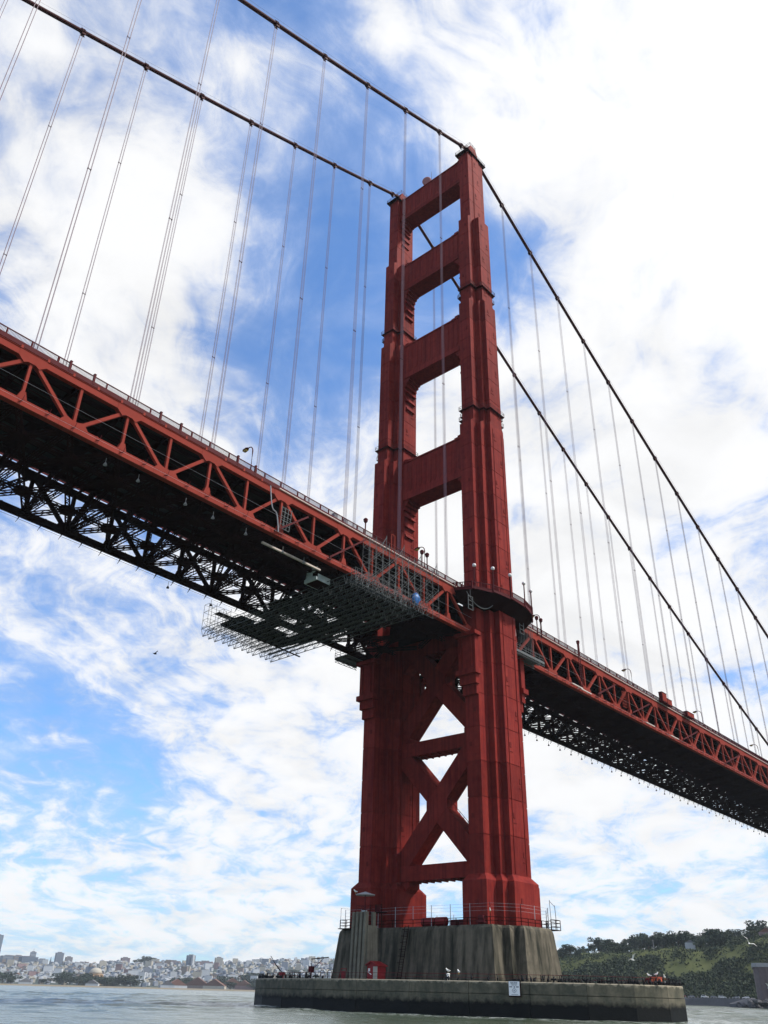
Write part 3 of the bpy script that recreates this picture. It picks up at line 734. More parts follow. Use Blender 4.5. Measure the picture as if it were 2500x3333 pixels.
        b.loft([[(x, yy, zz+Z(x)) for yy, zz in ((s*9.6, 76.15), (s*13.3, 76.15), (s*13.3, 76.33), (s*9.6, 76.33))] for x in (lo, hi)]); b.build('pavement_slab', SLAB, root)
        gh = 0.72 if nearside else 0.44; MB().bar((lo, s*13.85, 76.60-gh/2+Z(lo)), (hi, s*13.85, 76.60-gh/2+Z(hi)), 0.14, gh).build('edge_girder', RAILM, root)
        MB().tube([(x, s*14.10, 75.98+Z(x)) for x in (max(lo, -62), hi)], 0.13, 8).build('utility_pipe', PIPE, root)
        cbk = mesh_of(MB().prism_x([(s*13.5, -0.7), (s*14.0, -0.7), (s*13.95, 0), (s*13.2, 0.1), (s*13.2, -0.05)], -0.16, 0.16), 'pavement_bracket', TM if nearside else DARK_SHADE)
        n2 = int((hi-lo)/3.81)
        for k in range(n2+1):
            x = lo+k*(hi-lo)/n2; put('pavement_bracket', cbk, root, (x, 0, 76.20+Z(x)))
        rl = MB()
        rl.bar((lo, s*13.8, 77.58+Z(lo)), (hi, s*13.8, 77.58+Z(hi)), 0.13, 0.13); rl.bar((lo, s*13.8, 76.66+Z(lo)), (hi, s*13.8, 76.66+Z(hi)), 0.09, 0.09)
        rail = rl.build('railing', RAILM, root)
        pk = MB(); npk = int((hi-lo)/0.17)
        for k in range(npk):
            x = lo+(k+0.5)*(hi-lo)/npk; i0 = len(pk.v); zz = Z(x); w_ = 0.022
            pk.v += [(x-w_, s*13.78, 76.66+zz), (x+w_, s*13.82, 76.66+zz), (x+w_, s*13.82, 77.56+zz), (x-w_, s*13.78, 77.56+zz),
                     (x+w_, s*13.78, 76.66+zz), (x-w_, s*13.82, 76.66+zz), (x-w_, s*13.82, 77.56+zz), (x+w_, s*13.78, 77.56+zz)]
            pk.f += [(i0, i0+1, i0+2, i0+3), (i0+4, i0+5, i0+6, i0+7)]
        pk.build('picket', RAILM, rail)['kind'] = 'stuff'
        ps = mesh_of(MB().box((0, 0, 0.62), (0.20, 0.20, 1.35)), 'railing_post', RAILM)
        pt = mesh_of(MB().box((0, 0, 0.70), (0.30, 0.34, 1.75)).box((0, 0, 1.60), (0.36, 0.40, 0.10)), 'railing_post', RAILM)
        for k in range(-1, n_nodes):
            for q, tall in ((0.6, 0), (4.2, 0), (6.3, 1), (10.1, 1), (11.9, 0)):
                x = x_first+step*k+sgn*q
                if lo+1 < x < hi-1: put('railing_post', pt if (tall and sgn < 0 and k > 2) else ps, rail, (x, s*13.8, 76.32+Z(x)))
    # floor: road slab, stringers, floor beams with sway frames, laced laterals
    b = MB(); b.loft([[(x, yy, zz+Z(x)) for yy, zz in ((-11.9, 75.75), (11.9, 75.75), (11.9, 76.1), (-11.9, 76.1))] for x in (lo, hi)])
    tx = sorted((lo if sgn > 0 else hi, 0.0)); b.loft([[(x, yy, zz) for yy, zz in ((-9.2, 75.6), (9.2, 75.6), (9.2, 76.1), (-9.2, 76.1))] for x in tx]); b.build('road_slab', SLAB, root)
    for k, yb in enumerate((-8.1, -5.4, -2.7, 0, 2.7, 5.4, 8.1)): MB().bar((tx[0], yb, 74.9), (tx[1], yb, 74.9), 0.3, 1.5).build('stringer', DARK_SHADE, root)
    for xq in (0.3, 3.4, 6.4): MB().box((sgn*xq, 0, 72.9), (0.3, 18.6, 3.6)).build('floor_beam', DARK_SHADE, root)
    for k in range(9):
        y = -10.8+k*2.7; MB().bar((lo, y, 75.35+Z(lo)), (hi, y, 75.35+Z(hi)), 0.22, 0.78).build('stringer', DARK_SHADE, root)
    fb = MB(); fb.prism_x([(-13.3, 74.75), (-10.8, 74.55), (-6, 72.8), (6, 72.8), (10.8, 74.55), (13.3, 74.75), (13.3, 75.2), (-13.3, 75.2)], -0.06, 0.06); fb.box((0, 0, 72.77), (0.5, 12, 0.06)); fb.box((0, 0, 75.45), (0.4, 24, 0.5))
    fbm = mesh_of(fb, 'floor_beam', DARK_SHADE)
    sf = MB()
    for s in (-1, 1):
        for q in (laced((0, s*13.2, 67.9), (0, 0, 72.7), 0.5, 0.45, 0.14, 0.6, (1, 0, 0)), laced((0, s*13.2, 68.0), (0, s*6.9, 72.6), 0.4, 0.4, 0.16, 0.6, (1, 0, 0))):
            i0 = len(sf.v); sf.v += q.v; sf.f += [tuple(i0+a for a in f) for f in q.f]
    sfm = mesh_of(sf, 'sway_frame', DARK_SHADE)
    bs = mesh_of(laced((0, -13.3, 67.75), (0, 13.3, 67.75), 0.75, 0.6, 0.14, 1.2), 'bottom_strut', DARK_SHADE)
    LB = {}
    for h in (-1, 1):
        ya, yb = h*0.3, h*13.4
        LB[h] = (mesh_of(laced((0, ya, 67.5), (PAN, yb, 67.5), 0.62, 0.5, 0.15, 1.25), 'lateral_brace', DARK_SHADE), mesh_of(laced((0, yb, 67.44), (PAN, ya, 67.44), 0.62, 0.5, 0.15, 1.25), 'lateral_brace', DARK_SHADE),
                 mesh_of(MB().prism([(-1.3, h*6.85-0.5), (-0.5, h*6.85-1.2), (0.5, h*6.85-1.2), (1.3, h*6.85-0.5), (1.3, h*6.85+0.5), (0.5, h*6.85+1.2), (-0.5, h*6.85+1.2), (-1.3, h*6.85+0.5)], 67.15, 67.85), 'crossing_plate', DARK_SHADE),
                 mesh_of(laced((-PAN/2, h*6.85, 67.6), (PAN/2, h*6.85, 67.6), 0.6, 0.55, 0.14, 1.3), 'longitudinal_strut', DARK_SHADE))
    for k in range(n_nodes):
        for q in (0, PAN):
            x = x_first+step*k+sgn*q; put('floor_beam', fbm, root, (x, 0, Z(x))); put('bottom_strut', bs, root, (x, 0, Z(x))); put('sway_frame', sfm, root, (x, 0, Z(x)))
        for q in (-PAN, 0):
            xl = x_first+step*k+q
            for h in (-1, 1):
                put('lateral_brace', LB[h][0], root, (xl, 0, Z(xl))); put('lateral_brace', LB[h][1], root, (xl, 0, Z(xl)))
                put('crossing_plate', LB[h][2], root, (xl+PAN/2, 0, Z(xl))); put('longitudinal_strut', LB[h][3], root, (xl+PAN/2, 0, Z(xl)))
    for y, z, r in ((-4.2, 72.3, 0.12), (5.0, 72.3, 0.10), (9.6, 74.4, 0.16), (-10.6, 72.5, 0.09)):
        MB().tube([(lo, y, z+Z(lo)), (hi, y, z+Z(hi))], r, 6).build('service_pipe', DARK_SHADE, root)
    return root
main = span('main span deck with orange truss running to the left of the tower', 'bridge deck', -15.24, -15.24, 11, -0.01003, -7.5, -190, -7.62)
side = span('side span deck with orange truss running to the right of the tower', 'bridge deck', 16.5, 15.24, 17, -0.01764, 8.0, 272, 8.9)

# ================================================================== SCAFFOLD, TRAVELLER, PLATFORMS UNDER THE DECK
scaf = thing('scaffold_platform', 'galvanised work scaffold of triangular girders slung under the deck left of the tower', 'scaffold', (-36, 0, 63.6))
def tri_girder(L_):
    b = MB(); n = int(L_/2.6); w_, h_ = 0.55, 1.45
    b.tube([(0, 0, 0), (0, L_, 0)], 0.085, 5)
    for s in (-1, 1): b.tube([(s*w_, 0, h_), (s*w_, L_, h_)], 0.075, 5)
    for k in range(n+1):
        y = L_*k/n
        for s in (-1, 1):
            b.bar((0, y, 0), (s*w_, y, h_), 0.06)
            if k < n: b.bar((s*w_, y, h_), (0, y+L_/n, 0), 0.045)
        if k in (0, n): b.bar((-w_, y, h_), (w_, y, h_), 0.06)
    return b
gme = mesh_of(tri_girder(43.0), 'girder', GALV)
for k in range(12):
    put('girder', gme, scaf, (-45.0+k*1.72+36, -16.8+(k % 3)*0.25, 1.35))
def tubes_cage(x0, x1, ys, z0, z1, dx, dz, name):
    b = MB(); nx = round((x1-x0)/dx); nz = round((z1-z0)/dz)
    for y in ys:
        for i in range(nx+1):
            x = x0+(x1-x0)*i/nx; b.bar((x, y, z0), (x, y, z1+(0.6 if i % 2 else 0)), 0.06)
            for k in range(nz):
                za = z0+(z1-z0)*k/nz; zb = z0+(z1-z0)*(k+1)/nz
                if i < nx and (i+k) % 2 == 0: b.bar((x, y, za), (x+(x1-x0)/nx, y, zb), 0.04)
                if i < nx and (i+k) % 4 == 0: b.bar((x, y, zb), (x+(x1-x0)/nx, y, za), 0.04)
        for k in range(nz+1):
            z = z0+(z1-z0)*k/nz; b.bar((x0, y, z), (x1, y, z), 0.045)
    for i in range(nx+1):
        x = x0+(x1-x0)*i/nx
        for k in range(nz+1): b.bar((x, ys[0], z0+(z1-z0)*k/nz), (x, ys[-1], z0+(z1-z0)*k/nz), 0.055)
    return b.build(name, GALV, scaf)
tubes_cage(-41.4, -21.0, (-16.1, -14.6), 66.2, 75.4, 1.9, 1.9, 'tube_cage')
tubes_cage(-46.2, -27.5, (23.6, 25.2), 66.2, 71.2, 1.9, 1.9, 'tube_cage')
tubes_cage(-45.0, -30.0, (-16.4, -15.4), 64.8, 67.6, 1.5, 1.4, 'tube_cage')
for k in range(4):   # raking tubes up to the pavement
    x = -37.6+k*5.1; b = MB(); b.bar((x, -15.2, 74.6), (x+1.7, -15.4, 77.6), 0.09); b.bar((x+1.7, -15.4, 74.0), (x+1.7, -15.4, 78.0), 0.07); b.build('raking_tube', GALV, scaf)
random.seed(11)
for k in range(11):   # plywood decks laid on the girders
    y0 = -3+2.3*k
    for j in range(4):
        if random.random() < 0.78: MB().box((-42.6+j*4.3+random.uniform(-.4, .4), y0, 66.45), (4.1, 2.2, 0.08)).build('plywood_deck', PLY, scaf)
for y0, y1, x0, x1 in ((16, 22, -44, -28),):
    MB().box(((x0+x1)/2, (y0+y1)/2, 66.6), (x1-x0, y1-y0, 0.2)).build('plywood_deck', PLY, scaf)
MB().bar((-46, 17.6, 65.0), (-24.4, 19.2, 65.0), 0.22).build('cross_beam', PLY, scaf)
MB().box((-39, 24.6, 70.2), (9, 1.7, 0.12)).build('plywood_deck', PLY, scaf)
for k in range(6):
    for y in (-13.72, 13.72): MB().tube([(-44+k*3.5, y*0.97, 66.4), (-44+k*3.5, y*0.97, 69.0)], 0.06, 5).build('hanger_rod', GALV, scaf)
tp = tag(MB().ball((-27.0, -15.3, 68.0), 1.0, 9, 6, (1.0, 0.6, 1.25)).build('tarpaulin_bundle', TARP, smooth=True), 'blue tarpaulin bundle lashed to the scaffold by the near truss', 'tarpaulin')
random.seed(5)
for v in tp.data.vertices: v.co += Vector((random.uniform(-.22, .22), random.uniform(-.1, .1), random.uniform(-.22, .22)))

trav = thing('inspection_cabin', 'pale grey notched inspection cabin hanging under the deck beside the scaffold', 'cabin', (-46.5, -7, 66.2))
MB().prism_x([(-9.9, 68.5), (-9.9, 67.9), (-8.6, 67.6), (-8.6, 66.9), (-9.9, 66.6), (-9.9, 66.0), (-6.8, 66.0), (-6.8, 66.6), (-7.5, 66.9), (-7.5, 67.6), (-6.8, 67.9), (-6.8, 68.5)], -48.2, -47.9).build('end_panel', CRATE, trav)
MB().box((-46.3, -9.9, 66.6), (3.0, 0.12, 1.2)).build('side_panel', CRATE, trav)
MB().box((-46.3, -6.8, 66.9), (3.0, 0.12, 1.8)).build('side_panel', CRATE, trav)
MB().box((-46.3, -8.35, 66.05), (3.0, 2.98, 0.10)).build('floor_panel', DARK_SHADE, trav)
b = MB()
for x in (-47.6, -45.0):
    for y in (-9.7, -7.0): b.bar((x, y, 67.0), (x, y, 72.6), 0.14)
b.build('hanger_frame', DARK_SHADE, trav)
tr = tag(MB().bar((-62.5, -11.6, 66.9), (-49, -11.6, 66.9), 0.35, 0.30).build('runway_beam', PIPE), 'pale runway beam slung below the near truss left of the grey cabin', 'beam')

def work_platform(name, lab, x0, x1, y0, y1, z, rail_sides):
    t = thing(name, lab, 'platform', ((x0+x1)/2, (y0+y1)/2, z))
    n = int((x1-x0)/1.2)
    for k in range(n): MB().box((x0+(k+0.5)*(x1-x0)/n, (y0+y1)/2, z), ((x1-x0)/n-0.04, y1-y0, 0.14)).build('deck_plank', GALV, t)
    b = MB()
    for y in (y0, (y0+y1)/2, y1): b.bar((x0, y, z-0.3), (x1, y, z-0.3), 0.12, 0.4)
    m_ = int((x1-x0)/1.5)
    for k in range(m_):
        xa_ = x0+(x1-x0)*k/m_; xb_ = x0+(x1-x0)*(k+1)/m_
        for y in (y0, y1): b.bar((xa_, y, z-0.2), (xb_, y, z-0.95), 0.08); b.bar((xa_, y, z-0.95), (xb_, y, z-0.95), 0.08)
        b.bar((xa_, y0, z-0.95), (xa_, y1, z-0.95), 0.08)
    b.build('under_frame', GALV, t)
    r = MB(); cs = [(x0, y0), (x1, y0), (x1, y1), (x0, y1)]
    for i in rail_sides:
        p = Vector((*cs[i], z)); q = Vector((*cs[(i+1) % 4], z)); d = q-p; k_ = max(1, round(d.length/1.8))
        for hh in (0.5, 1.1): r.bar(p+Vector((0, 0, hh)), q+Vector((0, 0, hh)), 0.07)
        for e in range(k_+1): r.bar(p+d*e/k_, p+d*e/k_+Vector((0, 0, 1.15)), 0.07)
    r.build('guard_rail', GALV, t)
    h = MB()
    for x, y in cs: h.bar((x, y, z), (x, y*0.97, z+7.5), 0.05)
    h.build('hanger_rope', GALV, t)
    return t
work_platform('work_platform', 'grey suspended work platform with guard rail just right of the near leg', 2.0, 14.6, -17.6, -14.9, 66.7, (0, 1, 3))
work_platform('work_platform', 'dark suspended work platform projecting left beside the far leg', -12.6, -5.4, 15.4, 20.4, 68.4, (0, 2, 3))

for x, z, nm in ((-12.5, 71.8, 'left'), (6.2, 72.4, 'right')):
    t = thing('hanging_ladder_frame', 'dark square ladder frame hung under the round walkway, %s of the near leg' % nm, 'ladder', (x, -17.6, z))
    b = MB()
    for xx in (-0.75, 0.75): b.bar((x+xx, -17.6, z-1.6), (x+xx, -17.6, z+1.4), 0.12)
    for k in range(4): b.bar((x-0.75, -17.6, z-1.6+k*0.95), (x+0.75, -17.6, z-1.6+k*0.95), 0.10)
    b.build('frame', GALV, t)
    MB().bar((x, -17.6, z+1.4), (x, -17.6, 74.6), 0.06).build('hanger', GALV, t)
cb_ = tag(MB().tube([(-13.6+8*q, -17.5-0.8*q, 73.8-0.6*q-8.4*q*(1-q)*0.95) for q in fr(0, 1, 14)], 0.09, 6).build('hanging_hose', GALV), 'pale hose sagging in a loop under the round walkway by the near leg', 'hose')
tag(MB().tube([(-64.6+2.6*q, -14.9, 75.6-8.0*q-1.3*math.sin(q*6)) for q in fr(0, 1, 14)], 0.10, 6).build('hanging_hose', MESHM), 'grey hose dangling down the near truss left of the scaffold', 'hose')

# ladder cages on the truss face
def ladder_cage(x, zs, lab):
    t = thing('caged_ladder', lab, 'ladder', (x, -14.8, zs))
    b = MB()
    for xx in (-0.7, 0, 0.7, 1.4): b.bar((x+xx, -14.7, zs), (x+xx+0.3, -14.7, zs+4.2), 0.09)
    for k in range(6): b.bar((x-0.7+0.05*k, -14.7, zs+k*0.8), (x+1.4+0.05*k, -14.7, zs+k*0.8), 0.08)
    b.build('cage', GALV if x < 0 else TRUSS, t)
    r = MB()
    for k in range(9): r.bar((x, -14.5, zs+0.3+k*0.45), (x+0.6, -14.5, zs+0.3+k*0.45), 0.05)
    r.build('rung', GALV if x < 0 else TRUSS, t)
ladder_cage(-61.0, 69.0, 'pale caged ladder on the near truss between scaffold and left edge')
ladder_cage(57.4, 67.6, 'reddish caged ladder on the near truss well right of the tower')
for x, z, nm in ((33.0, 65.9, 'closest to the tower'), (37.0, 65.6, 'second from the tower'), (70.5, 65.2, 'third from the tower'), (85.0, 64.9, 'farthest right')):
    tag(MB().bar((x-2.4, -15.2, z+0.8), (x+2.4, -15.2, z+0.72), 0.22).bar((x-2.2, -15.0, z+1.0), (x-2.2, -14.0, z+1.1), 0.1).bar((x+2.2, -15.0, z+1.0), (x+2.2, -14.0, z+1.1), 0.1).build('hanging_tube', PIPE), 'pale tube hung along the near truss right of the tower, %s' % nm, 'tube', 'pale tubes hung on the right truss')
# diagonal service struts slung across the near truss
k = 0
for x0, z0, x1, z1 in ((-62.6, 68.0, -55.6, 73.6), (-49.8, 68.2, -41.0, 75.2), (44.0, 67.6, 53.5, 72.4), (62.0, 67.2, 72.5, 72.0), (92.0, 66.6, 103, 71.2), (122, 66.0, 134, 70.4)):
    tag(MB().bar((x0, -14.6, z0), (x1, -14.75, z1), 0.30, 0.3).build('service_strut', RAILM), 'dark red service strut slanting across the near truss, %s of six from the left' % ORD[k], 'strut', 'slanting struts on the near truss'); k += 1

# conical floodlights hung below the trusses
lampm = MB(); lampm.bar((0, 0, 0), (0, 0, -0.8), 0.05); lampm.tube([(0, 0, -0.7), (0, 0, -0.9), (0, 0, -1.2)], [0.06, 0.16, 0.30], 8)
lampme = mesh_of(lampm, 'hanging_lamp', MESHM); lampdk = mesh_of(lampm, 'hanging_lamp', DARK_SHADE)
for x in (-92.5, -87, -78.5, -73.2, -66.5, -58.4, -53.5):
    tag(put('hanging_lamp', lampme, None, (x, -12.2, 67.0-0.01*x)), 'small conical lamp hung under the near edge of the main span', 'lamp', 'lamps under the near edge of the deck')
for x in [-52.0, -62.0]+[20+6.1*k for k in range(38)]:
    tag(put('hanging_lamp', lampdk, None, (x, 15.0, 67.0-(0.01*x if x < 0 else 0.0176*x))), 'small dark lamp hung along the far edge of the deck', 'lamp', 'lamps under the far edge of the deck')

# ================================================================== LAMPS, BEACONS, BOXES ON THE DECK
def lamp_proto():
    t = thing('street_lamp', 'x', 'street lamp', (0, 0, 0), 'street lamps along the deck')
    MB().box((0, 0, 0.6), (0.34, 0.34, 1.2)).build('base', RAILM, t)
    MB().tube([(0, 0, 1.1), (0, 0, 5.0), (0, 0.12, 5.5), (0, 0.45, 5.95), (0, 0.95, 6.15), (0, 1.5, 6.10)], [0.13, 0.11, 0.10, 0.09, 0.09, 0.08], 8).build('pole', RAILM, t)
    h = MB().loft([[(x*w_, 1.3+1.25*q, 6.16-0.22*q+zz*e) for x, zz in ((-1, -0.1), (1, -0.1), (1, 0.1), (-1, 0.1))] for q, w_, e in ((0, 0.12, 0.8), (0.3, 0.34, 1.3), (0.85, 0.36, 1.3), (1, 0.26, 0.8))]).build('lamp_head', RAILM, t)
    MB().loft([[(x, y, z) for x, y, z in ((-0.28, 1.65, 5.98), (0.28, 1.65, 5.98), (0.28, 2.35, 5.88), (-0.28, 2.35, 5.88))], [(x, y, z) for x, y, z in ((-0.2, 1.75, 5.74), (0.2, 1.75, 5.74), (0.2, 2.25, 5.68), (-0.2, 2.25, 5.68))]]).build('lens', LAMPG, t)
    return t
lp0 = lamp_proto(); first = True
for x, dsc in ((-67.6, 'left of the scaffold against blue sky'), (-21.4, 'in front of the far leg, above the scaffold'), (22.0, 'just right of the round walkway'), (67.7, 'second to the right of the tower'), (113.4, 'third to the right of the tower'), (159.1, 'fourth right of the tower'), (204.8, 'fifth right of the tower')):
    zz = 76.2+deck_z(x)-74.39; y = -12.9
    lab = 'curved arm street lamp on the deck, '+dsc
    if first: lp0.location = (x, y, zz); lp0['label'] = lab; first = False
    else: ddup(lp0, (x, y, zz), lab)
def beacon(x, y, z0, h, lab, globe):
    t = thing('beacon_post', lab, 'beacon', (x, y, z0), 'beacon posts on deck and walkway')
    MB().tube([(x, y, z0), (x, y, z0+h)], 0.13, 7).build('post', RAILM, t)
    if globe: MB().ball((x, y, z0+h+0.3), 0.42, 10, 7).build('globe', GLOBE, t, smooth=True)
    else:
        MB().tube([(x, y, z0+h-0.1), (x, y, z0+h+0.15), (x, y, z0+h+0.7), (x, y, z0+h+0.9)], [0.15, 0.38, 0.46, 0.30], 8).build('lantern', RAILM, t)
for x, y, lab in ((-11.2, -17.9, 'pale globe lamp on the round walkway, leftmost on the near leg'), (-7.5, -20.0, 'pale globe lamp on the round walkway, second from left'), (-2.6, -21.0, 'pale globe lamp on the round walkway, third from left'), (2.7, -21.0, 'pale globe lamp on the round walkway, fourth from left'), (7.0, -20.0, 'pale globe lamp on the round walkway, rightmost')):
    beacon(x, y, 75.0, 5.2, lab, True)
for x, y, z0, lab in ((-36.6, -10.4, 76.4, 'red lantern post standing left of the far leg'), (-19.2, -10.4, 76.4, 'red lantern post between the legs, left of two'), (-17.5, -10.4, 76.4, 'red lantern post between the legs, right of two'),
                      (18.2, -14.3, 74.9, 'red lantern post just right of the walkway, left of two'), (20.0, -14.3, 74.9, 'red lantern post just right of the walkway, right of two'), (36.7, -14.4, 75.2, 'red lantern post on the right hand deck edge beside a ladder hoop')):
    beacon(x, y, z0, (5.9 if x < 0 else 3.9 if x < 30 else 3.2), lab, False)
t = thing('ladder_hoop', 'tall red ladder hoop rising over the right hand railing', 'ladder', (35.6, -14.9, 68))
MB().bar((35.2, -15.0, 66.5), (35.2, -15.0, 78.2), 0.12).bar((36.0, -15.0, 66.5), (36.0, -15.0, 78.2), 0.12).bar((35.2, -15.0, 78.2), (36.0, -15.0, 78.2), 0.12).build('stile', RAILM, t)
b = MB()
for k in range(22): b.bar((35.2, -15.0, 67+k*0.5), (36.0, -15.0, 67+k*0.5), 0.06)
b.build('rung', RAILM, t)
t = thing('ladder_hoop', 'small red ladder hoop over the railing above the scaffold', 'ladder', (-33.7, -14.9, 74))
MB().bar((-34.1, -15.0, 74), (-34.1, -15.0, 79.2), 0.12).bar((-33.1, -15.0, 74), (-33.1, -15.0, 79.2), 0.12).bar((-34.1, -15.0, 79.2), (-33.1, -15.0, 79.2), 0.12).build('stile', TRUSS, t)
for x0, x1, z0, z1, lab in ((80.0, 82.9, 74.6, 77.2, 'tall red cabinet on the right hand deck railing'), (82.95, 86.0, 74.4, 76.0, 'low red cabinet joined to the right of the tall one'), (95.8, 100.6, 74.2, 75.5, 'low red cabinet near the lamp on the right deck edge')):
    t = thing('deck_cabinet', lab, 'cabinet', ((x0+x1)/2, -14.9, z0))
    MB().box(((x0+x1)/2, -15.0, (z0+z1)/2), (x1-x0, 1.0, z1-z0)).build('case', RAILM, t)
    MB().box(((x0+x1)/2, -15.0, z1+0.06), (x1-x0+0.16, 1.16, 0.12)).build('lid', RAILM, t)
    for k in (0.27, 0.73): MB().box((x0+(x1-x0)*k, -15.53, (z0+z1)/2), ((x1-x0)*0.42, 0.06, (z1-z0)*0.84)).build('door', TRUSS, t)
for x, lab in ((-46.6, 'grey cabinet on the deck above the railing, left of two'), (-43.9, 'grey cabinet on the deck above the railing, right of two')):
    t = thing('deck_cabinet', lab, 'cabinet', (x, -12.0, 76.6)); MB().box((x, -12, 77.9), (0.9, 0.7, 2.3)).build('case', MESHM, t); MB().box((x, -12, 79.1), (1.0, 0.8, 0.1)).build('lid', MESHM, t)
MB_ = MB().box((4.3, -17.0, 70.6), (0.5, 0.2, 1.5)); tag(MB_.build('notice_board', WHITEP), 'small pale board hanging beside the near leg below the walkway', 'board')
b = MB()
for k in range(14): b.bar((8.4+k*0.45, -15.2-0.05*(k % 3), 75.0), (8.5+k*0.45, -15.3, 68.2+(k*37 % 5)*0.5), 0.06)
tag(b.build('rope_curtain', GALV), 'curtain of grey ropes hanging right of the near leg under the walkway', 'ropes')

# ================================================================== ON THE PIER AND FENDER
TCONC = mat('tower_concrete', (0.20, 0.185, 0.145), 0.9, 0.1, 0.6, 0.8, 0.7, (0.05, 0.048, 0.038))
pt = thing('ladder_tower', 'slim fluted concrete tower on the fender, left against the pier', 'tower', (-16.5, 4.8, 4.6))
b = MB(); 
def trg(z, g): return [(x, y, z) for x, y in ((-18.0-g, 6.6+g), (-18.0-g, 3.0-g), (-15.4, 3.0-g), (-15.4, 6.6+g))]
b.loft([trg(4.5, 0.35), trg(13.2, 0.0)]); b.build('shaft', TCONC, pt)
for k, y in enumerate((3.2, 4.15, 5.1, 6.05)):
    MB().loft([[(-18.45-0.25, y-0.02, 4.5), (-18.45-0.25, y+0.52, 4.5), (-17.5, y+0.52, 4.5), (-17.5, y-0.02, 4.5)], [(-18.3, y, 15.4), (-18.3, y+0.5, 15.4), (-17.6, y+0.5, 15.4), (-17.6, y, 15.4)]]).build('fin', TCONC, pt)
for y in (3.2, 6.05): MB().box((-16.0, y+0.25, 10), (0.7, 0.5, 10.8)).build('fin', TCONC, pt)
lm = thing('beacon_mast', 'red mast with a flat disc top standing on the slim concrete tower', 'mast', (-17, 4.7, 13.2))
MB().tube([(-17, 4.7, 13.2), (-17, 4.7, 18.2)], 0.10, 7).build('pole', RAILM, lm)
MB().tube([(-17, 4.7, 18.15), (-17, 4.7, 18.3), (-17, 4.7, 18.45), (-17, 4.7, 18.75)], [1.75, 1.8, 1.2, 0.15], 18).build('disc_roof', MESHM, lm)
MB().box((-17.1, 4.7, 15.2), (0.5, 0.9, 0.9)).build('lamp_box', CRATE, lm)
b = MB()
for z in (15.9, 16.4):
    for y in (3.6, 5.8): b.bar((-18, y, z), (-16, y, z), 0.06)
    for x in (-18, -16): b.bar((x, 3.6, z), (x, 5.8, z), 0.06)
for x in (-18, -16):
    for y in (3.6, 5.8): b.bar((x, y, 13.2), (x, y, 16.5), 0.06)
b.build('cage_rail', RAILM, lm)
hut = thing('fender_hut', 'small red hut with pale door on the fender under the pier', 'hut', (-17, 0.9, 4.6))
MB().prism_x([(2.5, 4.55), (0.1, 4.55), (0.1, 6.9), (1.6, 7.45), (2.5, 7.0)], -18.3, -16.2).build('wall', HUTR, hut)
MB().prism_x([(2.75, 7.0), (1.6, 7.57), (-0.2, 6.88), (-0.2, 6.76), (1.6, 7.42), (2.75, 6.86)], -18.6, -16.0).build('roof', HUTR, hut)
MB().box((-18.33, 0.62, 5.65), (0.08, 0.95, 2.1)).build('door', DOORM, hut)
MB().box((-18.33, 2.05, 6.2), (0.06, 0.4, 0.45)).build('notice', WHITEP, hut)
MB().bar((-18.36, 2.3, 5.9), (-18.36, 1.5, 5.5), 0.06, 0.12).build('bracket', WHITEP, hut)
ld = thing('pier_ladder', 'caged steel ladder climbing the pier right of the slim tower', 'ladder', (-11.5, 0.9, 4.6))
b = MB()
for y in (0.4, 1.3): b.bar((-11.9, y, 4.6), (-9.7, y, 13.6), 0.10)
for k in range(22):
    q = k/22; b.bar((-11.9+2.2*q, 0.4, 4.8+9*q), (-11.9+2.2*q, 1.3, 4.8+9*q), 0.06)
b.build('rungs', DARK_SHADE, ld)
b = MB()
for k in range(6):
    q = 0.3+k*0.12; b.tube([(-11.9+2.2*q-0.9*math.sin(a), 0.85-0.6*math.cos(a), 4.8+9*q) for a in fr(0, math.pi, 6)], 0.04, 4)
b.build('cage_hoop', DARK_SHADE, ld)

pr = thing('pier_railing', 'dark pipe railing round the top of the concrete pier', 'railing', (0, 0, 13.4))
rect = [(-9.0, 17.2), (-9.0, -17.2), (-4.4, -20.4), (4.4, -20.4), (9.0, -17.2), (9.0, 17.2)]
b = MB(); pw = MB()
for k in range(len(rect)-1):
    p = Vector((*rect[k], 13.4)); q = Vector((*rect[k+1], 13.4)); d = q-p; n = max(1, round(d.length/2.4))
    for hh in (0.6, 1.15): b.bar(p+Vector((0, 0, hh)), q+Vector((0, 0, hh)), 0.09)
    for e in range(n+1): b.bar(p+d*e/n, p+d*e/n+Vector((0, 0, 1.2)), 0.09)
    n2 = max(1, round(d.length/4.5))
    for e in range(n2+1): pw.bar(p+d*e/n2, p+d*e/n2+Vector((0, 0, 3.4)), 0.08)
    for hh in (2.2, 2.8, 3.3): pw.bar(p+Vector((0, 0, hh)), q+Vector((0, 0, hh)), 0.025)
b.build('pipe_rail', DARK_SHADE, pr); pw.build('wire_fence', MESHM, pr)
b = MB()
for sy in (-1,):
    for x0, z0 in ((7.6, 12.6), (8.8, 12.2)):
        pass
pf = thing('edge_platform', 'dark railed landing at the right end of the pier top', 'platform', (8.6, -19.0, 13.3))
MB().box((7.0, -18.8, 13.35), (3.2, 3.0, 0.12)).build('floor', DARK_SHADE, pf)
b = MB()
for x in (5.4, 7.0, 8.6):
    b.bar((x, -20.3, 13.3), (x, -20.3, 15.0), 0.1); b.bar((x, -17.3, 13.3), (x, -17.3, 15.0), 0.1)
for hh in (13.9, 14.5, 15.0): b.bar((5.4, -20.3, hh), (8.6, -20.3, hh), 0.09); b.bar((8.6, -20.3, hh), (8.6, -17.3, hh), 0.09)
b.bar((7.4, -20.3, 13.3), (7.2, -20.2, 17.4), 0.07); b.bar((5.6, -20.3, 13.3), (5.5, -20.2, 18.2), 0.07); b.bar((5.5, -20.2, 18.0), (7.2, -20.2, 17.2), 0.05)
b.build('rail', DARK_SHADE, pf)
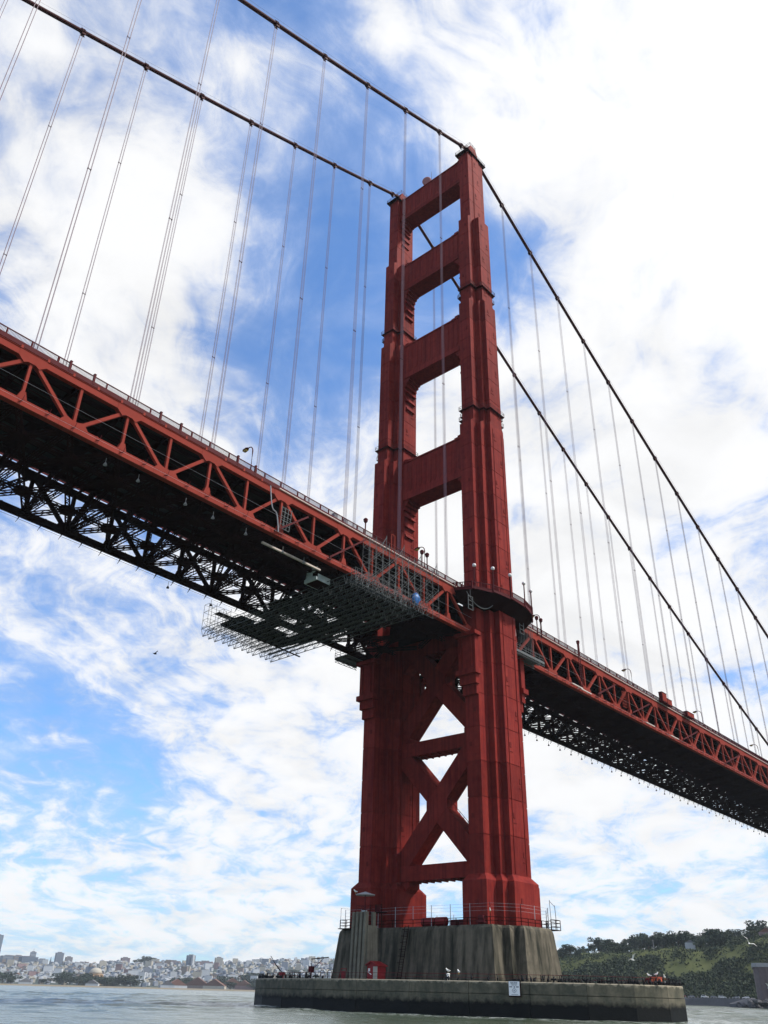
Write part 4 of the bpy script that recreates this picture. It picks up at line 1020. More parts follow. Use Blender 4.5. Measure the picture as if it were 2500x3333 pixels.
pf = thing('edge_platform', 'dark railed landing at the left end of the pier top', 'platform', (-9.6, 17.5, 13.3))
MB().box((-9.6, 15.6, 13.35), (2.6, 3.4, 0.12)).build('floor', DARK_SHADE, pf)
b = MB()
for y in (14, 15.6, 17.2): b.bar((-10.4, y, 13.3), (-10.4, y, 14.9), 0.09)
for hh in (13.9, 14.4, 14.9): b.bar((-10.4, 14, hh), (-10.4, 17.2, hh), 0.08); b.bar((-10.4, 17.2, hh), (-8.4, 17.2, hh), 0.08)
b.bar((-10.4, 17.1, 13.3), (-10.5, 17.0, 17.0), 0.07); b.bar((-10.5, 17.0, 16.9), (-10.4, 14.2, 16.7), 0.04)
b.build('rail', DARK_SHADE, pf)
tk = thing('red_tank', 'red horizontal tank lying on the pier between the legs', 'tank', (-7.5, -3.2, 13.4))
MB().tube([(-7.5, -0.9, 14.2), (-7.5, -1.2, 14.2), (-7.5, -3.6, 14.2), (-7.5, -3.9, 14.2)], [0.35, 0.75, 0.75, 0.35], 14).build('drum', HUTR, tk)
MB().box((-7.5, -1.6, 13.6), (1.1, 0.3, 0.5)).build('foot', RAILM, tk); MB().box((-7.5, -3.2, 13.6), (1.1, 0.3, 0.5)).build('foot', RAILM, tk)
t2 = ddup(tk, (-7.6, -6.2, 13.4), 'red horizontal tank lying next to the pair of low red boxes')
for y, lab in ((-8.6, 'low red box on the pier between tank and near leg'), (-10.7, 'low red box on the pier touching the near leg')):
    t = thing('pier_box', lab, 'box', (-7.6, y, 13.4)); MB().box((-7.6, y, 13.85), (1.2, 1.7, 0.9)).build('case', RAILM, t); MB().box((-7.6, y, 14.34), (1.3, 1.8, 0.08)).build('lid', RAILM, t)
w_ = thing('pier_winch', 'small dark red winch at the foot of the near leg', 'winch', (-9.0, -15.3, 13.4))
MB().box((-9, -15.3, 13.9), (0.9, 1.6, 0.5)).build('frame', RAILM, w_); MB().tube([(-9, -14.8, 14.5), (-9, -15.9, 14.5)], 0.4, 10).build('drum', RAILM, w_)
w_ = thing('pier_winch', 'dark rusty winch platform on the face of the far leg above the pier', 'winch', (-9.2, 5.5, 16.4))
MB().box((-9.0, 8.6, 16.0), (1.4, 3.2, 0.14)).build('floor', DARK_SHADE, w_); MB().box((-9.0, 8.6, 16.7), (0.8, 1.2, 1.1)).build('frame', RAILM, w_)
b = MB()
for y in (7.1, 8.6, 10.1): b.bar((-9.7, y, 13.4), (-9.7, y, 17.4), 0.1)
b.bar((-9.7, 7.1, 17.3), (-9.7, 10.1, 17.3), 0.07); b.build('rail', DARK_SHADE, w_)

def on_el(t, inset=0.7): return el(FA-inset, FB-inset, t)
crane = thing('davit_crane', 'small red davit crane with slanting jib on the left end of the fender', 'crane', (-3.6, 40.2, 4.6))
MB().tube([(-3.6, 40.2, 4.6), (-3.6, 40.2, 5.6)], [0.5, 0.4], 8).build('base', HUTR, crane)
MB().box((-3.6, 40.2, 5.85), (0.8, 1.1, 0.6)).build('winch_body', HUTR, crane)
MB().bar((-3.6, 40.2, 6.0), (-4.3, 41.7, 7.6), 0.16).bar((-4.3, 41.7, 7.6), (-4.7, 42.9, 9.1), 0.10).build('jib', DARK_SHADE, crane)
crane = thing('davit_crane', 'dark davit crane with level boom on the fender left of the pier', 'crane', (-13.6, 21.2, 4.6))
MB().tube([(-13.6, 21.2, 4.6), (-13.6, 21.2, 6.0)], [0.16, 0.14], 8).build('base', RAILM, crane)
MB().box((-13.6, 21.2, 6.4), (0.7, 0.9, 1.0)).build('winch_body', RAILM, crane)
MB().bar((-13.6, 21.2, 6.2), (-13.3, 18.2, 8.3), 0.06).bar((-13.6, 21.2, 6.8), (-13.6, 21.1, 8.2), 0.08).bar((-13.6, 21.3, 8.1), (-12.9, 17.4, 8.4), 0.16).build('jib', DARK_SHADE, crane)
ob = thing('mooring_box', 'bright orange box on the right end of the fender', 'box', (10.6, -36.8, 4.6))
MB().box((10.6, -36.8, 5.35), (1.5, 1.3, 1.5)).build('case', mat('orange_box', (0.55, 0.11, 0.04), 0.6, 0.3, 0.3, 2.0), ob); MB().box((10.6, -36.8, 6.14), (1.6, 1.4, 0.08)).build('lid', HUTR, ob)
wd = thing('mooring_winch', 'dark winch with a white bird on it at the fender right end', 'winch', (14.2, -33.8, 4.6))
MB().box((14.2, -33.8, 5.0), (1.6, 1.2, 0.7)).build('frame', DARK_SHADE, wd); MB().tube([(14.2, -33.2, 5.6), (14.2, -34.4, 5.6)], 0.5, 10).build('drum', RAILM, wd); MB().bar((13.6, -34.2, 5.0), (13.6, -34.2, 6.4), 0.12).bar((14.9, -33.6, 5.0), (14.9, -33.6, 6.2), 0.12).build('post', DARK_SHADE, wd)
bo = thing('white_bollard', 'short white bollard on the fender in front of the pier', 'bollard', (-20.0, -16.4, 4.6))
MB().tube([(-20.0, -16.4, 4.6), (-20.0, -16.4, 5.5)], 0.24, 10).build('post', WHITEP, bo); MB().ball((-20.0, -16.4, 5.6), 0.3, 8, 5, (1, 1, 0.5)).build('cap', WHITEP, bo)
fr_ = thing('rescue_stand', 'leaning red rescue stand beside the slim tower on the fender', 'frame', (-17.6, 9.2, 4.6))
b = MB(); b.bar((-17.8, 9.9, 4.6), (-17.6, 9.4, 6.4), 0.1).bar((-17.8, 8.3, 4.6), (-17.6, 8.2, 6.4), 0.1).bar((-17.6, 9.4, 6.4), (-17.6, 8.2, 6.4), 0.1); b.build('bars', HUTR, fr_); MB().box((-17.65, 8.9, 5.4), (0.1, 0.8, 1.2)).build('board', HUTR, fr_)
# chain rail round the fender top
frl = thing('fender_rail', 'thin post and rope rail running round the fender top', 'railing', (0, 0, 4.6))
b = MB(); tsr = [2*math.pi*i/64 for i in range(65)]
for t in tsr[:-1]:
    x, y = on_el(t, 2.2); b.bar((x, y, 4.55), (x, y, 5.75), 0.07)
b.build('post', DARK_SHADE, frl)
MB().tube([(*on_el(t, 2.2), 5.7) for t in tsr], 0.03, 4).tube([(*on_el(t, 2.2), 5.2) for t in tsr], 0.02, 4).build('rope', RAILM, frl)
for y_, z_ in ((16.2, 5.9), (14.4, 5.9)):
    pass
for x, y, lab in ((-15.2, 16.6, 'black hooped ladder top on the fender, left of two near the slim tower'), (-16.3, 13.6, 'black hooped ladder top on the fender, right of two near the slim tower')):
    tag(MB().tube([(x, y+0.5, 4.6), (x, y+0.5, 5.9), (x, y+0.3, 6.2), (x, y-0.3, 6.2), (x, y-0.5, 5.9), (x, y-0.5, 4.6)], 0.06, 6).build('ladder_hoop', BLACK), lab, 'ladder')
# notice board on the fender face
sx, sy = -18.95, -28.05
nrm = Vector((-math.sin(yaw), -math.cos(yaw), 0))*0.2+Vector((2*sx/FA**2, 2*sy/FB**2, 0)).normalized(); nrm.normalize()
tg = Vector((-nrm.y, nrm.x, 0)); tg = tg if tg.dot(rt) > 0 else -tg
sg = thing('notice_sign', 'white warning sign with grey print on the fender face', 'sign', (sx, sy, 3.1))
base = Vector((sx, sy, 0))+nrm*0.22
def plate(c, w__, h__, th, dep): 
    b = MB(); p = base+tg*c[0]+Vector((0, 0, c[1]))+nrm*dep
    b.loft([[tuple(p+tg*a*w__/2+Vector((0, 0, e*h__/2))+nrm*d) for a, e in ((-1, -1), (1, -1), (1, 1), (-1, 1))] for d in (0, th)]); return b
plate((0, 3.82), 1.62, 1.86, 0.06, 0).build('board', SIGNM, sg)
plate((0.06, 3.76), 1.86, 2.10, 0.04, -0.06).build('backing_frame', DARK_SHADE, sg)
b = MB()
for r_, (w_, n_) in enumerate(((1.1, 4), (1.0, 5), (0.8, 3))):   # the print is too small to read: blurred word blocks
    x = -w_/2
    for k in range(n_):
        ww = w_/n_*(0.8 if k % 2 else 0.9); p_ = plate((x+ww/2, 4.60-0.17*r_), ww, 0.10, 0.012, 0.06); i0 = len(b.v); b.v += p_.v; b.f += [tuple(i0+a for a in f) for f in p_.f]; x += w_/n_
for x, ww in ((-0.5, 0.42), (0.02, 0.22), (0.48, 0.42)):
    p_ = plate((x, 4.02), ww, 0.15, 0.012, 0.06); i0 = len(b.v); b.v += p_.v; b.f += [tuple(i0+a for a in f) for f in p_.f]
p_ = plate((0.05, 3.02), 1.0, 0.06, 0.012, 0.06); i0 = len(b.v); b.v += p_.v; b.f += [tuple(i0+a for a in f) for f in p_.f]
b.build('print', INK, sg)
b = MB()   # diamond emblem with a small cross
cen = base+Vector((0, 0, 3.56))+nrm*0.075
dm = [cen+tg*0.34, cen+Vector((0, 0, 0.34)), cen-tg*0.34, cen-Vector((0, 0, 0.34))]
for k in range(4): b.bar(dm[k], dm[(k+1) % 4], 0.05, 0.015, nrm)
b.bar(cen-tg*0.12, cen+tg*0.12, 0.05, 0.014, nrm); b.bar(cen-Vector((0, 0, 0.12)), cen+Vector((0, 0, 0.12)), 0.05, 0.014, nrm)
b.build('emblem', INK, sg)

# ================================================================== BIRDS
def cormorant(pose):
    b = MB()
    if pose == 0:    # upright, neck up
        b.tube([(0, 0, 0.05), (0.02, 0, 0.2), (0.0, 0, 0.45), (0.06, 0, 0.62), (0.10, 0, 0.80), (0.12, 0, 0.90), (0.22, 0, 0.92), (0.34, 0, 0.91)], [0.05, 0.13, 0.15, 0.08, 0.05, 0.06, 0.045, 0.012], 7)
    elif pose == 1:  # hunched
        b.tube([(-0.06, 0, 0.06), (0, 0, 0.2), (0.05, 0, 0.40), (0.10, 0, 0.52), (0.20, 0, 0.58), (0.32, 0, 0.56)], [0.06, 0.15, 0.16, 0.09, 0.06, 0.012], 7)
    else:            # wings half spread to dry
        b.tube([(0, 0, 0.05), (0.0, 0, 0.25), (0.0, 0, 0.48), (0.06, 0, 0.68), (0.14, 0, 0.78), (0.28, 0, 0.80)], [0.06, 0.14, 0.14, 0.06, 0.055, 0.012], 7)
        for s in (-1, 1): b.loft([[(-0.03, s*0.1, 0.5), (0.03, s*0.1, 0.5), (0.03, s*0.1, 0.3), (-0.03, s*0.1, 0.3)], [(-0.02, s*0.42, 0.60), (0.02, s*0.42, 0.60), (0.02, s*0.42, 0.34), (-0.02, s*0.42, 0.34)], [(-0.01, s*0.62, 0.42), (0.01, s*0.62, 0.42), (0.01, s*0.62, 0.22), (-0.01, s*0.62, 0.22)]])
    b.bar((-0.02, 0, 0.2), (-0.22, 0, 0.04), 0.10, 0.03)
    for s in (-1, 1): b.bar((0, s*0.06, 0), (0, s*0.06, 0.1), 0.03)
    return mesh_of(b, 'cormorant', BLACK)
corm = [cormorant(k) for k in range(3)]
cg = ['black cormorant sitting upright ', 'black cormorant sitting hunched ', 'black cormorant half spreading its wings ']
random.seed(21)
nb = 0
def t_at(x_or_t): return x_or_t
rows = [(math.pi*0.60, math.pi*0.93, 46), (math.pi*1.12, math.pi*1.22, 8), (math.pi*1.22, math.pi*1.62, 125)]
for ri, (a, b_, n) in enumerate(rows):
    where = ('at the left end of the fender', 'on the fender below the slim tower', 'on the fender edge right of the white bollard')[ri]
    for k in range(n):
        t = a+(b_-a)*(k+random.uniform(-0.9, 0.9))/n
        x, y = on_el(t, random.choice((0.45, 0.6, 0.9, 1.6, 2.4))); p = random.choices((0, 1, 2), (5, 4, 2))[0]
        o = put('cormorant', corm[p], None, (x, y, 4.60)); o.rotation_euler = (0, random.uniform(-.15, .15), random.uniform(0, 6.28)); o.scale = (1.1, 1.1, random.uniform(0.9, 1.25))
        tag(o, cg[p]+where, 'cormorant', 'cormorants '+where)
def gull(stand=True):
    t = thing('gull', 'x', 'gull', (0, 0, 0), 'gulls on and above the fender')
    if stand:
        MB().tube([(-0.30, 0, 0.26), (-0.15, 0, 0.27), (0.05, 0, 0.30), (0.18, 0, 0.40), (0.22, 0, 0.50), (0.27, 0, 0.53), (0.30, 0, 0.53)], [0.02, 0.09, 0.12, 0.08, 0.07, 0.06, 0.02], 8).build('body', WHITEF, t)
        MB().tube([(0.29, 0, 0.52), (0.38, 0, 0.50)], [0.025, 0.01], 5).build('beak', BEAK, t)
        for s in (-1, 1):
            MB().loft([[(0.08, s*0.11, 0.30), (0.05, s*0.13, 0.38), (-0.1, s*0.10, 0.36)], [(-0.32, s*0.05, 0.29), (-0.34, s*0.04, 0.32), (-0.36, s*0.03, 0.30)]]).build('wing', GREYF, t)
            MB().bar((0.02, s*0.05, 0), (0.02, s*0.05, 0.22), 0.022).build('leg', BEAK, t)
    else:
        MB().tube([(-0.36, 0, 0), (-0.2, 0, 0), (0.08, 0, 0.02), (0.24, 0, 0.04), (0.34, 0, 0.03)], [0.02, 0.08, 0.12, 0.08, 0.02], 8).build('body', WHITEF, t)
        MB().tube([(0.33, 0, 0.03), (0.42, 0, 0.01)], [0.025, 0.01], 5).build('beak', BEAK, t)
        for s in (-1, 1):
            MB().loft([[(0.12, s*0.08, 0.05), (-0.10, s*0.08, 0.05), (-0.10, s*0.08, 0.08), (0.12, s*0.08, 0.08)], [(0.16, s*0.55, 0.42), (-0.08, s*0.55, 0.40), (-0.08, s*0.55, 0.42), (0.16, s*0.55, 0.44)], [(0.0, s*1.05, 0.40), (-0.06, s*1.05, 0.39), (-0.06, s*1.05, 0.40), (0.0, s*1.05, 0.41)]]).build('wing', WHITEF, t)
    return t
g0 = gull(True); first = True
for x, y, z, lab in ((-20.0, -16.4, 5.75, 'white gull perched on the white bollard'), (-19.6, -18.2, 5.6, 'white gull perched just right of the white bollard'), (10.6, -36.8, 6.2, 'white gull standing on the orange box'), (14.2, -33.8, 6.1, 'white gull on the dark winch at the fender right end'),
        (-1.2, -42.6, 4.62, 'white gull on the right fender edge, first from the pier'), (2.0, -42.0, 4.62, 'white gull on the right fender edge, second from the pier'), (4.0, -41.4, 4.62, 'white gull on the right fender edge, third from the pier'), (5.6, -40.6, 5.7, 'white gull on the fender rail left of the orange box'), (7.4, -40.0, 4.62, 'white gull just left of the orange box'),
        (-9.0, -17.2, 15.2, 'white gull on the pier railing at the foot of the near leg'), (-17.6, 6.6, 18.5, 'white gull on the disc of the beacon mast')):
    if first: g0.location = (x, y, z); g0['label'] = lab; g0.scale = (1.25,)*3; first = False; g0.rotation_euler = (0, 0, 2.2)
    else: ddup(g0, (x, y, z), lab, (0, 0, random.uniform(0, 6.28)))
f0 = gull(False); f0.location = (28.0, -24.0, 9.4); f0['label'] = 'white gull flying just right of the pier'; f0.rotation_euler = (0.5, -0.2, 2.6); f0.scale = (1.3,)*3
ddup(f0, (45.0, -40.5, 12.8), 'white gull flying low over the water before the bluff', (0.7, -0.2, 0.4))
ddup(f0, (70.0, -34.0, 5.6), 'white gull flying low near the parked cars', (0.3, 0.1, 1.4))
o = put('flying_bird', mesh_of(MB().tube([(-0.4, 0, 0), (-0.1, 0, 0), (0.3, 0, 0.05), (0.45, 0, 0.05)], [0.03, 0.14, 0.12, 0.02], 7).loft([[(0.1, -0.05, 0), (-0.15, -0.05, 0), (-0.15, -0.05, 0.04), (0.1, -0.05, 0.04)], [(0.05, -0.9, 0.35), (-0.1, -0.9, 0.34), (-0.1, -0.9, 0.36), (0.05, -0.9, 0.37)]]).loft([[(0.1, 0.05, 0), (-0.15, 0.05, 0), (-0.15, 0.05, 0.04), (0.1, 0.05, 0.04)], [(0.05, 0.9, 0.35), (-0.1, 0.9, 0.34), (-0.1, 0.9, 0.36), (0.05, 0.9, 0.37)]]), 'flying_bird', BLACK), None, (-58, 22, 56.5))
tag(o, 'dark bird flying in the sky below the left end of the scaffold', 'bird')

# ================================================================== BLUFF: SCRUB, TREES, FORT, ROAD
def leaf_cloud(rng, blobs, per, size, zmin=0.0):
    """many small leaf sprays spread through the given ellipsoids"""
    V = []; F = []
    for (cx_, cy_, cz_), (rx, ry, rz) in blobs:
        n = per
        d = rng.normal(size=(n, 3)); d /= np.linalg.norm(d, axis=1)[:, None]; d *= (0.55+0.5*rng.random((n, 1))**0.6)
        c = d*np.array([rx, ry, rz])+np.array([cx_, cy_, cz_]); c[:, 2] = np.maximum(c[:, 2], zmin)
        u = rng.normal(size=(n, 3)); u /= np.linalg.norm(u, axis=1)[:, None]; w_ = np.cross(u, rng.normal(size=(n, 3))); w_ /= np.linalg.norm(w_, axis=1)[:, None]
        sz = size*(0.6+0.8*rng.random((n, 1))); i0 = len(V)*1
        P = np.stack([c-u*sz, c+w_*sz*0.7, c+u*sz, c-w_*sz*0.7], 1)
        base = sum(len(v) for v in V); V.append(P.reshape(-1, 3)); F.append(base+np.arange(n*4).reshape(-1, 4))
    return np.vstack(V), np.vstack(F)
def quads_mesh(name, V, F, m):
    me = bpy.data.meshes.new(name); me.vertices.add(len(V)); me.vertices.foreach_set('co', V.ravel())
    me.loops.add(F.size); me.loops.foreach_set('vertex_index', F.ravel()); me.polygons.add(len(F))
    me.polygons.foreach_set('loop_start', np.arange(len(F))*4); me.polygons.foreach_set('loop_total', np.full(len(F), 4)); me.update(calc_edges=True); me.validate()
    me.materials.append(m); return me
rng = np.random.default_rng(8)
def tree_kind(kind):
    H = 1.0; V = []
    if kind == 'cypress':     # broad, dark, layered
        bl = [((rng.normal(0, 0.30), rng.normal(0, 0.30), 0.42+0.5*rng.random()), (0.26, 0.26, 0.14)) for _ in range(13)]
        bl += [((0, 0, 0.62), (0.42, 0.42, 0.28)), ((0.05, 0, 0.35), (0.45, 0.42, 0.24))]
        V, F = leaf_cloud(rng, bl, 70, 0.055, 0.06); m = LEAF_C
    elif kind == 'eucalyptus':  # tall, open, with gaps
        bl = [((rng.normal(0, 0.15), rng.normal(0, 0.15), 0.50+0.45*rng.random()), (0.15, 0.15, 0.10)) for _ in range(10)]
        bl += [((rng.normal(0, 0.1), rng.normal(0, 0.1), 0.38), (0.2, 0.2, 0.15))]
        V, F = leaf_cloud(rng, bl, 55, 0.040, 0.12); m = LEAF_E
    else:                     # round bushy
        bl = [((rng.normal(0, 0.25), rng.normal(0, 0.25), 0.25+0.45*rng.random()), (0.3, 0.3, 0.22)) for _ in range(9)]
        V, F = leaf_cloud(rng, bl, 70, 0.07, 0.02); m = LEAF_S
    crown = quads_mesh('crown', V, F, m)
    b = MB(); b.tube([(0, 0, -0.05), (0.01, 0, 0.25), (0.0, 0.02, 0.55), (0.02, 0.0, 0.85)], [0.035, 0.028, 0.018, 0.006], 7)
    for k in range(5):
        a = k*1.3; z = 0.3+0.1*k; b.tube([(0, 0, z), (0.12*math.cos(a), 0.12*math.sin(a), z+0.1), (0.24*math.cos(a), 0.24*math.sin(a), z+0.16)], [0.014, 0.009, 0.004], 5)
    return crown, mesh_of(b, 'trunk', BARK)
KINDS = {k: [tree_kind(k) for _ in range(3)] for k in ('cypress', 'eucalyptus', 'bushy')}
random.seed(31)
def plant(kind, az, d, h, wide, lab, group, sink=0.0):
    x, y = polar(az, d); z = land_z(az, d)-0.3-sink
    t = thing(kind+'_tree', lab, 'tree', (x, y, z), group)
    cr_, tr_ = random.choice(KINDS[kind])
    c = put('crown', cr_, t); tt = put('trunk', tr_, t)
    t.rotation_euler = (0, 0, random.uniform(0, 6.28)); t.scale = (h*wide, h*wide, h)
    return t
# ridge line woods on the bluff
for k in range(74):
    az = 58.2+(72.5-58.2)*(k+random.uniform(-.4, .4))/74; e = random.uniform(300, 470)
    d = lerp_tab(SHORE, az)+e
    kind = random.choices(('cypress', 'eucalyptus', 'bushy'), (3, 5, 2))[0]; h = random.uniform(11, 19)*(0.75 if az < 62.8 else 1)
    plant(kind, az, d, h, {'cypress': 0.95, 'eucalyptus': 0.9, 'bushy': 1.0}[kind], {'cypress': 'dark spreading cypress', 'eucalyptus': 'tall loose eucalyptus', 'bushy': 'rounded bushy tree'}[kind]+' in the wood along the bluff skyline', kind+' trees along the bluff skyline')
for k in range(40):
    az = 58.2+(72.5-58.2)*(k+random.uniform(-.4, .4))/40; e = random.uniform(235, 310)
    if 62.9 < az < 64.2 or (60.2 < az < 61.6): continue
    d = lerp_tab(SHORE, az)+e; kind = random.choices(('cypress', 'bushy', 'eucalyptus'), (4, 4, 2))[0]; h = random.uniform(7, 13)
    plant(kind, az, d, h, 1.1, {'cypress': 'low dark cypress', 'eucalyptus': 'young eucalyptus', 'bushy': 'low bushy tree'}[kind]+' between the grassy bluff top and the skyline wood', kind+' trees behind the grassy bluff top')
for az, e, h, wd, lab in ((61.9, 205, 17, 1.15, 'large dark cypress, left clump on the bluff top'), (62.35, 200, 15, 1.2, 'dark cypress at the right side of the left bluff clump'), (67.75, 190, 22, 0.95, 'large dark cypress standing alone at the bluff edge'), (68.2, 200, 19, 1.0, 'second dark cypress right of the lone one'),
                          (65.0, 230, 17, 1.3, 'wide dark cypress in the middle of the bluff'), (65.9, 235, 18, 1.3, 'wide dark cypress left of the white gable'), (64.2, 240, 14, 1.2, 'dark cypress beside the pole on the bluff'), (63.7, 330, 20, 1.1, 'flat topped cypress jutting left on the skyline'), (70.45, 330, 21, 0.95, 'tallest cypress on the skyline at far right'), (61.4, 330, 19, 0.9, 'spreading cypress on the low left skyline'), (59.3, 300, 12, 1.3, 'dark cypress just right of the pier')):
    plant('cypress', az, lerp_tab(SHORE, az)+e, h, wd, lab, None)
# scrub covering the bluff face
def scrub(n, e0, e1, size, m, name, prob):
    V = []; F = []; nb_ = 0; r = np.random.default_rng(5+n)
    while nb_ < n:
        az = r.uniform(57, 74); e = r.uniform(e0, e1); q = wob(*polar(az, lerp_tab(SHORE, az)+e))
        if r.random() > prob(az, e, q): continue
        d = lerp_tab(SHORE, az)+e; x, y = polar(az, d); z = land_z(az, d); s_ = size*r.uniform(0.5, 1.5); k = 9
        c = np.array([x, y, z+s_*0.3])+r.normal(size=(k, 3))*np.array([s_*0.75, s_*0.75, s_*0.42]); u = r.normal(size=(k, 3)); u /= np.linalg.norm(u, axis=1)[:, None]
        w_ = np.cross(u, r.normal(size=(k, 3))); w_ /= np.linalg.norm(w_, axis=1)[:, None]; sz = s_*0.42
        V.append(np.stack([c-u*sz, c+w_*sz, c+u*sz, c-w_*sz], 1).reshape(-1, 3)); nb_ += 1
    V = np.vstack(V); F = np.arange(len(V)).reshape(-1, 4)
    tag(put(name, quads_mesh(name, V, F, m)), 'dense low scrub covering the bluff', 'scrub', kind='stuff')
scrub(13000, 24, 175, 1.9, LEAF_S, 'dark_scrub', lambda az, e, q: min(1, max(0.02, 1.25-(e-20)/75+0.45*q+(0.5 if az > 67.3 else 0))))
scrub(2600, 60, 320, 1.5, LEAF_S, 'scrub', lambda az, e, q: 0.25+0.25*q+(0.4 if az > 67.3 else 0))
# white gable, red house, pole
def house(name, lab, az, d, w_, dp, h, wallm, roofm, gable=True, group=None, cat='house', part=True):
    x, y = polar(az, d); z = land_z(az, d)-1.0
    t = thing(name, lab, cat, (x, y, z), group)
    rz = -RAD(az)+random.uniform(-0.35, 0.35)
    MBx = MB().box((0, 0, h/2+0.5), (w_, dp, h+1)); me = mesh_of(MBx, 'wall', wallm); put('wall', me, t)
    if gable: me = mesh_of(MB().prism_y([(-w_/2-0.3, h+1), (w_/2+0.3, h+1), (0, h+1+w_*0.28)], -dp/2-0.3, dp/2+0.3), 'roof', roofm)
    else: me = mesh_of(MB().box((0, 0, h+1.15), (w_+0.3, dp+0.3, 0.3)), 'roof', roofm)
    put('roof', me, t); t.rotation_euler = (0, 0, rz)
    return t
house('gabled_house', 'white gabled house on the bluff top between dark trees', 66.54, lerp_tab(SHORE, 66.54)+188, 9, 10, 5.5, WALLS[0], ROOFG)
house('gabled_house', 'red roofed house among trees at the right edge of the bluff', 70.75, lerp_tab(SHORE, 70.75)+225, 14, 12, 6, WALLS[4], ROOFR)
house('gabled_house', 'tiny pale house by the left end of the grassy bluff', 63.15, lerp_tab(SHORE, 63.1)+205, 5, 5, 2.6, WALLS[0], ROOFG)
x, y = polar(64.5, lerp_tab(SHORE, 64.5)+200); z = land_z(64.5, lerp_tab(SHORE, 64.5)+200)
tag(MB().tube([(x, y, z-0.5), (x, y, z+13)], [0.22, 0.14], 6).bar((x-1.2, y, z+12.2), (x+1.2, y, z+12.2), 0.16).build('utility_pole', MESHM), 'slim utility pole standing on the grassy bluff', 'pole')
# cars parked on the shore road
def car(paint, van=False):
    t = thing('parked_car', 'x', 'car', (0, 0, 0), 'cars parked on the shore road')
    Lc, Wc = (5.0, 1.95) if van else (4.5, 1.8)
    h = 0.95
    b = MB().prism_y([(-Lc/2, 0.35), (Lc/2, 0.35), (Lc/2, 0.75), (Lc/2-0.15, 0.92), (Lc/2-1.2, 1.02), (-Lc/2+0.1, 1.02), (-Lc/2, 0.8)], -Wc/2, Wc/2); put('body', mesh_of(b, 'body', paint), t)
    top = 1.85 if van else 1.48
    b = MB().prism_y([(-Lc/2+0.15, 1.0), (Lc/2-1.3, 1.0), (Lc/2-2.0, top), (-Lc/2+0.5, top)], -Wc/2+0.12, Wc/2-0.12); put('cabin', mesh_of(b, 'cabin', paint), t)
    for s in (-1, 1):
        b = MB().prism_y([(-Lc/2+0.5, 1.08), (Lc/2-1.5, 1.08), (Lc/2-2.05, top-0.12), (-Lc/2+0.72, top-0.12)], s*(Wc/2-0.13), s*(Wc/2-0.10)); put('window', mesh_of(b, 'window', GLASSD), t)
        for xw in (-Lc/2+0.9, Lc/2-0.9):
            b = MB().tube([(xw, s*(Wc/2-0.22), 0.34), (xw, s*(Wc/2+0.01), 0.34)], 0.34, 12); put('wheel', mesh_of(b, 'wheel', RUBBER), t)
    return t
PW = mat('car_white', (0.75, 0.75, 0.74), 0.3, 0.5); PG = mat('car_grey', (0.22, 0.23, 0.25), 0.3, 0.5); PR = mat('car_dark_red', (0.20, 0.03, 0.03), 0.3, 0.5)
for az, van, pm, lab in ((66.94, True, PW, 'white van parked on the shore road, left of the two largest'), (67.86, True, PW, 'white van parked on the shore road, right of the two largest'), (66.2, False, PG, 'grey car parked left of the white vans on the shore road'), (67.45, False, PG, 'grey car parked between the two white vans'), (68.6, False, PG, 'grey car parked right of the white vans'), (65.75, False, PR, 'dark red car parked just past the fender end'), (69.1, False, PW, 'white car parked near the fort rocks')):
    t = car(pm, van); d = lerp_tab(SHORE, az)+7; x, y = polar(az, d); t.location = (x, y, land_z(az, d)); t['label'] = lab; t.rotation_euler = (0, 0, -RAD(az)+random.uniform(-.15, .15)+(math.pi if random.random() < .5 else 0)); t.scale = (1.15,)*3
for az in fr(65.4, 69.4, 24):
    d = lerp_tab(SHORE, az)+4.2; x, y = polar(az, d)
    tag(MB().box((x, y, land_z(az, d)+0.4), (0.4, 0.4, 1.0)).build('road_bollard', CAPM), 'small stone post along the seawall edge of the shore road', 'post', 'posts along the shore road')
# fort corner with ribbed walls at the right edge
fort = thing('harbour_fort', 'grey ribbed masonry fort corner at the right edge above the rocks', 'fort', (*polar(71.5, 660), 7.5))
fx, fy = polar(69.72, 640); ux, uy = math.cos(RAD(70)), -math.sin(RAD(70)); vx, vy = math.sin(RAD(70)), math.cos(RAD(70))
def fp(a, b): return (fx+ux*a+vx*b, fy+uy*a+vy*b)
poly = [fp(3.0, -1.5), fp(60, -1.5), fp(60, 50), fp(-0.5, 50), fp(0.2, 3.0)]
MB().prism(poly, 4.0, 23.0).build('wall', FORTM, fort)
MB().prism([fp(2.4, -2.1), fp(60.6, -2.1), fp(60.6, 50.6), fp(-1.1, 50.6), fp(-0.5, 2.6)], 22.4, 24.6).build('parapet', CAPM, fort)
for k in range(16):
    p, q = fp(3.6+k*3.2, -1.5), fp(5.2+k*3.2, -2.0)
    MB().prism([fp(3.6+k*3.2, -1.4), fp(3.6+k*3.2, -2.0), fp(5.0+k*3.2, -2.0), fp(5.0+k*3.2, -1.4)], 4.0, 22.4).build('pilaster', FORTM, fort)
random.seed(9)
rockme = []
for k in range(4):
    b = MB().ball((0, 0, 0), 1, 7, 4, (1.2, 0.9, 0.8)); me = mesh_of(b, 'boulder', STONE)
    for v in me.vertices: v.co *= random.uniform(0.75, 1.2)
    rockme.append(me)
